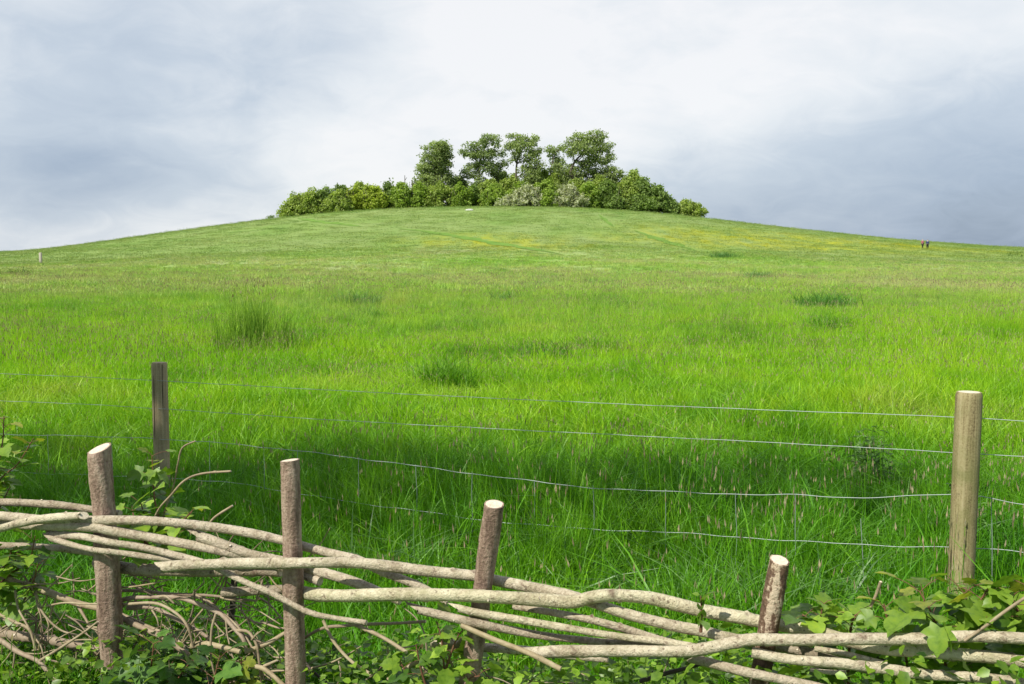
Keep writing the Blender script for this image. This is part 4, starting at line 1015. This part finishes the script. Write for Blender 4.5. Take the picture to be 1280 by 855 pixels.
branch([(312, 831, 1), (330, 836, 2), (345, 848, 3), (360, 862, 3)], 7, 'pale branch going down to the foot of the second stake', [([(330, 833, 1), (346, 825, 1)], 5), ([(340, 840, 1), (355, 839, 1)], 3)], tint=.9)
branch([(325, 776, -8), (340, 782, -8), (353, 785, -8), (370, 784, -9)], 3, 'thin grey twig left of the second stake', tint=.7)
branch([(485, 850, 0), (505, 838, 0), (524, 827, 0), (545, 820, -1), (562, 815, -2), (578, 798, -4)], 5.5, 'knobbly pale branch rising through the leaves to the third stake',
       [([(522, 826, 0), (532, 838, 1), (545, 846, 2), (556, 849, 2)], 4), ([(527, 828, 0), (538, 833, 1)], 3), ([(552, 798, 1), (560, 820, 1), (568, 840, 1)], 2.6)], tint=.8)
branch([(800, 851, -2), (830, 842, -1), (855, 836, -1), (882, 828, -1)], 6, 'blackish dead stick under the long front rod', [([(818, 846, -1), (816, 838, -1)], 2)], mat='darkwood', tint=.5)
branch([(380, 826, -10), (395, 842, -9), (415, 858, -8)], 4, 'dark thin stick lying in the leaves right of the second stake', mat='darkwood')
branch([(1125, 833, -6), (1096, 822, -6), (1084, 812, -7)], 3.5, 'dark little twig between the rods on the right', mat='darkwood')
branch([(296, 690, -34), (292, 742, -34), (288, 790, -34)], 9, 'dark upright stump of a stick behind the weave near the second stake', mat='darkwood')

# a tangle of fine dead twigs among the thick branches (a mass nobody could count)
def twig_tangle():
    rs = np.random.default_rng(5); mb = MB()
    for k in range(260):
        px = rs.uniform(-20, 350) if k < 215 else rs.uniform(380, 1200); 
        py = rs.uniform(715, 860) if px < 350 else rs.uniform(800, 870)
        if px > 640: py = rs.uniform(832, 880)
        L = rs.uniform(25, 85); a = rs.normal(.35, .8); bnd = rs.normal(0, .5); off = rs.uniform(-14, -3)
        P = []
        for t in (0, .35, .7, 1):
            aa = a + bnd * t; P.append(onplane(px + L * t * math.cos(aa), py + L * t * math.sin(aa), HA, HB, off / 100 + rs.normal(0, .008)))
        w0 = rs.uniform(1.2, 3.2) / 2 / F * P[0][1]
        tube(mb, P, [w0, w0 * .9, w0 * .7, w0 * .4], .02, 5, .05, 0, (False, False), 0, tint=rs.uniform(.1, 1), wob=.002)
    o = mb.build('dead_twigs', [M['stick'], M['cut']]); tag(o, 'tangle of fine dead brown twigs under the woven rods', 'twigs', kind='stuff')
twig_tangle()

# ------------------------------------------------------------------ leafy plants
def lobed_leaf(rs, size):
    """outline of a five lobed leaf (unit direction +x), folded along the midrib"""
    pts = [(0, 0), (-.09, .17), (-.17, .44), (.03, .42), (.16, .60), (.34, .74), (.38, .54), (.44, .38), (.60, .43), (.74, .36), (.86, .27), (.92, .13), (1.10, 0)]
    up = [(x, y) for x, y in pts]; V = []
    mid = [(x, 0.0) for x, _ in pts]
    for (x, y) in up: V.append((x * size, y * size * .95, abs(y) * size * .22 - .22 * size * x * x - .30 * size * max(0, abs(y) - .35)))
    for (x, y) in up[1:-1]: V.append((x * size, -y * size * .95, abs(y) * size * .22 - .22 * size * x * x - .30 * size * max(0, abs(y) - .35)))
    C = (.34 * size, 0, -.02 * size)
    n = len(V); V.append(C)
    T = [[i, i + 1, n] for i in range(12)]
    lower = [0] + list(range(13, 13 + 11)) + [12]
    T += [[lower[i + 1], lower[i], n] for i in range(12)]
    return np.array(V), np.array(T)[:, ::-1]

def oval_leaf(rs, size, w_=.30):
    x = np.array([0, .3, .65, 1.0]); y = np.array([0, w_, w_ * .85, 0])
    V = [(0, 0, 0), (.3 * size, w_ * size, .06 * size), (.68 * size, w_ * .8 * size, .0), (size, 0, -.14 * size), (.68 * size, -w_ * .8 * size, .0), (.3 * size, -w_ * size, .06 * size), (.45 * size, 0, -.03 * size)]
    T = [[0, 6, 1], [1, 6, 2], [2, 6, 3], [3, 6, 4], [4, 6, 5], [5, 6, 0]]
    return np.array(V), np.array(T)

def place(V, pos, az, pitch, roll, rs=None):
    m = Euler((roll, -pitch, az), 'XYZ').to_matrix()
    m = np.array(Matrix.Rotation(az, 3, 'Z') @ Matrix.Rotation(-pitch, 3, 'Y') @ Matrix.Rotation(roll, 3, 'X'))
    return V @ m.T + np.asarray(pos)

M['leaf_maple'] = leafy('maple_leaf', (.09, .21, .018), .4, .42, .38, hue=(.27, .42, .045))
M['leaf_maple_dark'] = leafy('maple_leaf_dark', (.05, .13, .022), .45, .38, .3, hue=(.11, .23, .04))
M['leaf_young'] = leafy('young_leaf', (.16, .27, .02), .4, .4, .45, hue=(.36, .38, .06))
M['leaf_ground'] = leafy('undergrowth_leaf', (.045, .12, .012), .4, .42, .35, hue=(.24, .40, .035))
M['leaf_oval'] = leafy('oval_leaf', (.07, .16, .02), .5, .35, .35, hue=(.2, .34, .04))
M['redstem'] = bark('red_brown_stem', [(.3, (.10, .045, .025)), (.7, (.2, .10, .055))], 1, .3, (10, 10, 10), 60, False)

def pP(px, py, off): return onplane(px, py, HA, HB, off / 100.0)

def sapling(name, label, cat, stems, leafkey='leaf_maple', leaf=.085, dens=1.0, seed=0, tip='leaf_young', spread=1.0, oval=False, group=None, drop=.35, extra=()):
    """stems: lists of (px,py,off_cm); leaves sit in pairs on red petioles along each stem"""
    rs = np.random.default_rng(seed)
    allp = [[pP(*p) for p in s_] for s_ in stems]
    root = empty(name, tuple(float(c) for c in allp[0][0]), label, cat, group)
    sb = MB(); lb = MB(); yb = MB(); ny = 0
    for P in allp:
        C, _ = smooth_path(P, np.ones(len(P)), .012)
        tube(sb, P, [.0042 * (1 - .6 * i / max(1, len(P) - 1)) for i in range(len(P))], .015, 6, .04, 2, (True, True), 0)
        L = len(C); gap = max(2, int((.045 if oval else .055) / .012 / dens))
        az0 = rs.uniform(0, 6.28)
        for i in range(int(L * .15), L, gap):
            tipness = i / L
            az0 += 1.57 + rs.normal(0, .35)
            for sgn in (0, math.pi):
                az = az0 + sgn + rs.normal(0, .3)
                pl = leaf * rs.uniform(.25, .8) * spread; el = rs.uniform(.1, .8)
                st = C[i]; en = st + np.array([math.cos(az) * math.cos(el), math.sin(az) * math.cos(el), math.sin(el)]) * pl
                if not oval: tube(sb, [st, (st + en) / 2 + [0, 0, .004], en], [.0012, .001, .0009], .02, 4, 0, 0, (False, False), 0)
                else: en = st + (en - st) * .25
                size = leaf * rs.uniform(.6, 1.15) * (1 - .45 * tipness ** 2)
                V, T = (oval_leaf if oval else lobed_leaf)(rs, size)
                V = place(V, en, az, -drop * rs.uniform(-.6, 2.2) + (.5 * tipness), rs.normal(0, .5))
                if tip and tipness > .86 and rs.uniform() < .7: yb.add(V, T, 0, rs.uniform(0, 1)); ny += 1
                else: lb.add(V, T, 0, np.clip(rs.normal(.5, .28), 0, 1))
    for (px, py, off, size, az, pitch, roll) in extra:
        V, T = lobed_leaf(rs, size); lb.add(place(V, pP(px, py, off), az, pitch, roll), T, 0, .55)
    sb.build('stem', M['redstem'], root, smooth=True)
    if lb.n: lb.build('leaves', M[leafkey], root)
    if ny: yb.build('young_leaves', M[tip], root)
    return root

def bare_twig(pts, w_, label):
    P = [pP(*p) for p in pts]; mb = MB(); tube(mb, P, [w_ / 2 / F * p[1] for p in P], .012, 7, .05, 4, (True, True), 1, tint=.75, wob=.0015)
    o = mb.build('bare_twig', [M['stick'], M['cut']], loc=tuple(P[0]), smooth=True); tag(o, label, 'twig', 'bare twigs sticking up behind the woven fence')

SG = 'leafy maple saplings growing round the woven fence'
sapling('maple_sapling', 'young maple sapling with a yellowish tip between the leftmost two stakes', 'sapling', [[(196, 700, -14), (198, 650, -14), (193, 622, -14), (190, 570, -15)], [(190, 690, -10), (170, 655, -12), (165, 632, -14)], [(210, 690, -10), (226, 655, -12), (240, 640, -12)], [(180, 690, -12), (182, 655, -14), (176, 628, -14)]], 'leaf_maple', .070, 1.5, 3, group=SG,
        extra=[(192, 588, -14, .05, -1.2, -.9, .2), (193, 590, -14, .045, -2.4, -.7, 0), (200, 592, -14, .045, .2, -.8, .3)])
bare_twig([(196, 690, -18), (205, 640, -18), (217, 607, -18), (223, 580, -17), (228, 561, -17), (244, 552, -17)], 2.2, 'bare twig with a kinked top rising beside the yellow tipped sapling')
bare_twig([(190, 655, -12), (200, 636, -12), (214, 620, -12), (230, 601, -13), (250, 592, -14), (288, 589, -15)], 2.8, 'bare twig arching to the right above the top rods')
bare_twig([(255, 662, -8), (268, 646, -9), (291, 632, -10)], 3, 'short straight bare twig slanting up from the top rod')
bare_twig([(1088, 758, -6), (1096, 742, -6), (1102, 727, -5)], 4, 'short pale bare twig poking up left of the right hand maple')
sapling('maple_sapling', 'maple sapling with glossy leaves at the left edge of the picture above the rods', 'sapling', [[(-60, 700, -10), (-20, 640, -10), (0, 600, -11), (22, 580, -11), (42, 548, -12)], [(-60, 690, -6), (-15, 620, -8), (2, 560, -10), (5, 520, -10)], [(-50, 690, -10), (-10, 650, -10), (12, 610, -10)]], 'leaf_maple', .070, 1.4, 5, group=SG)
sapling('maple_sapling', 'pale leaved maple shoot in the shade below the top rods at the left edge', 'sapling', [[(-30, 760, -4), (10, 720, -3), (36, 700, -1), (44, 670, 0)], [(-20, 740, -4), (10, 700, -4), (15, 680, -3)], [(20, 770, -8), (40, 730, -4), (48, 705, -2)]], 'leaf_maple', .075, 1.4, 8, tip=None, group=SG)
sapling('maple_sapling', 'large dark glossy maple leaves low between the leftmost two stakes', 'sapling', [[(175, 900, 4), (185, 860, 4), (190, 825, 4), (192, 805, 4)], [(200, 900, 3), (222, 850, 4), (240, 825, 4)], [(230, 900, 2), (262, 860, 4), (275, 820, 4)], [(155, 900, 3), (170, 860, 3), (180, 838, 3)], [(225, 880, 3), (210, 850, 5), (215, 830, 5)]], 'leaf_maple_dark', .105, 1.2, 9, tip=None, group=SG)
sapling('maple_sapling', 'bright young maple sapling with a yellow tip left of the third stake', 'sapling', [[(560, 900, 3), (556, 850, 3), (552, 800, 3), (545, 776, 3)], [(540, 880, 2), (527, 840, 3), (520, 806, 3)], [(575, 880, 4), (585, 850, 4), (600, 845, 5)], [(530, 880, 3), (512, 850, 4), (500, 826, 4)], [(556, 840, 3), (570, 800, 3), (578, 788, 3)]], 'leaf_maple', .062, 1.5, 10, group=SG)
sapling('maple_sapling', 'small bright leafed shoot at the foot of the second stake', 'sapling', [[(300, 890, 3), (300, 850, 3), (302, 822, 3)], [(310, 890, 5), (300, 860, 5), (285, 850, 5)]], 'leaf_young', .045, 1.5, 12, tip=None, group=SG)
sapling('sycamore_shoot', 'tiny green shoot with upright leaves growing up behind the thick rod', 'sapling', [[(876, 790, 3), (877, 765, 3), (876, 745, 3)]], 'leaf_oval', .050, 2.2, 14, tip=None, oval=True, drop=-1.2)
sapling('sycamore_sapling', 'large leaved sycamore sapling on the right in front of the right wire fence post', 'sapling',
        [[(1190, 880, -12), (1180, 820, -10), (1168, 775, -6), (1150, 740, -6)], [(1300, 850, -14), (1270, 800, -10), (1230, 770, -7), (1205, 742, -7)], [(1330, 840, -8), (1290, 790, -7), (1272, 762, -6), (1262, 740, -6)], [(1140, 880, -12), (1130, 810, -9), (1110, 775, -7), (1105, 755, -7)], [(1210, 880, -12), (1215, 800, -8), (1222, 760, -8), (1235, 735, -8)], [(1330, 800, -4), (1300, 760, -6), (1290, 735, -6)]],
        'leaf_maple', .072, 1.75, 21, spread=1.2, drop=.45,
        extra=[(1176, 785, 6, .060, -2.3, -1.0, .1), (1180, 784, 6, .055, -.6, -1.05, -.2), (1140, 765, -2, .09, -2.6, -.2, .2), (1212, 760, -3, .10, -.6, -.3, .1)])
sapling('sycamore_sapling', 'low sycamore sapling with spreading leaves just right of the peeled stake', 'sapling',
        [[(1020, 880, -12), (1024, 810, -10), (1026, 770, -7), (1030, 755, -7)], [(1060, 880, -12), (1062, 800, -9), (1066, 775, -7), (1070, 768, -7)], [(1024, 800, -8), (1010, 775, -6), (1003, 768, -6)]], 'leaf_maple', .068, 1.7, 22, tip=None, drop=.2)
bare_twig([(1205, 800, 4), (1230, 782, 3), (1255, 764, 3), (1290, 742, 3)], 4, 'reddish brown bare twig crossing the leaves at the right edge')

# leafy undergrowth behind and below the woven fence (a mass nobody could count)
def undergrowth():
    mb = MB(); rs = np.random.default_rng(44)
    d = (HB - HA) / np.linalg.norm(HB - HA); n = np.array([d[1], -d[0]]); n = n if n @ (-HA) > 0 else -n
    N_ = 15000
    s_ = rs.uniform(-1.5, 4.2, N_); off = rs.uniform(-.75, .16, N_)
    base = HA[None] + d[None] * s_[:, None] + n[None] * off[:, None]
    # height of the leaf canopy along the fence
    hmax = .60 + .06 * np.sin(s_ * 3.1) + .05 * np.sin(s_ * 7.3 + 1) - .24 * sm(1.5, .7, s_) + .10 * sm(1.6, 2.4, s_) - .30 * sm(-.25, -.75, off)
    z = hmax * rs.uniform(.02, 1, N_) ** .5
    for i in range(N_):
        size = rs.uniform(.018, .042)
        V, T = oval_leaf(rs, size, .36)
        V = place(V, (base[i, 0], base[i, 1], z[i]), rs.uniform(0, 6.28), rs.uniform(-.7, .7), rs.normal(0, .5))
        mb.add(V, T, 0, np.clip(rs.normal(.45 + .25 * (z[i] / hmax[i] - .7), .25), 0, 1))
    for i in range(700):
        k = rs.integers(N_); b0 = np.array([base[k, 0], base[k, 1], 0]); t0 = np.array([base[k, 0] + rs.normal(0, .05), base[k, 1] + rs.normal(0, .05), z[k]])
        tube(mb, [b0, (b0 + t0) / 2 + rs.normal(0, .015, 3), t0], [.002, .0015, .001], .12, 4, 0, 0, (False, False), 1)
    o = mb.build('undergrowth', [M['leaf_ground'], M['redstem']])
    tag(o, 'low leafy green undergrowth growing under and behind the woven fence', 'undergrowth', kind='stuff')
undergrowth()

# ------------------------------------------------------------------ unseen tree added left of the frame, crown shaped to shade the grass
def shade_tree():
    g_ = Vector((-9.0, 1.6, 0)); rs = np.random.default_rng(77)
    root = empty('added_shade_tree', tuple(g_), 'unseen leafy tree added beyond the left edge of the view to shade the grass', 'tree')
    tb = MB(); cb = MB()
    tube(tb, [(-9.0, 1.6, -.1), (-8.8, 1.7, 2), (-8.2, 1.9, 4.2), (-7.2, 2.1, 6.2), (-5.0, 2.5, 7.4), (-2.4, 2.7, 7.7)], [.26, .21, .17, .12, .07, .03], .2, 10, .05, 4, (False, True), 0)
    for i in range(SH_N):
        c = np.array([-1.3 - 7.9 * rs.uniform() ** .72, 0, 0]); sg = .75 if c[0] < -4.2 else .36; c[1] = 1.95 - .11 * (c[0] + 4) + float(np.clip(rs.normal(0, sg), -1.4 * sg, 1.6 * sg)); c[2] = 7.1 + rs.normal(0, .5)
        leafcards(cb, c, (.62, .62, .4), 46, .15, rs, .5, .2)
        b0 = np.array([min(-2.4, c[0] - .6), 2.5, 7.2]); tube(tb, [b0, (b0 + c) / 2, c], [.05, .03, .012], .3, 5, 0, 0, (False, False), 0)
    tb.build('trunk', M['trunk'], root, smooth=True); cb.build('crown', M['leaf_mid'], root)
SH_N = 74
shade_tree()
for o in S.objects:
    if '_org' in o: del o['_org']
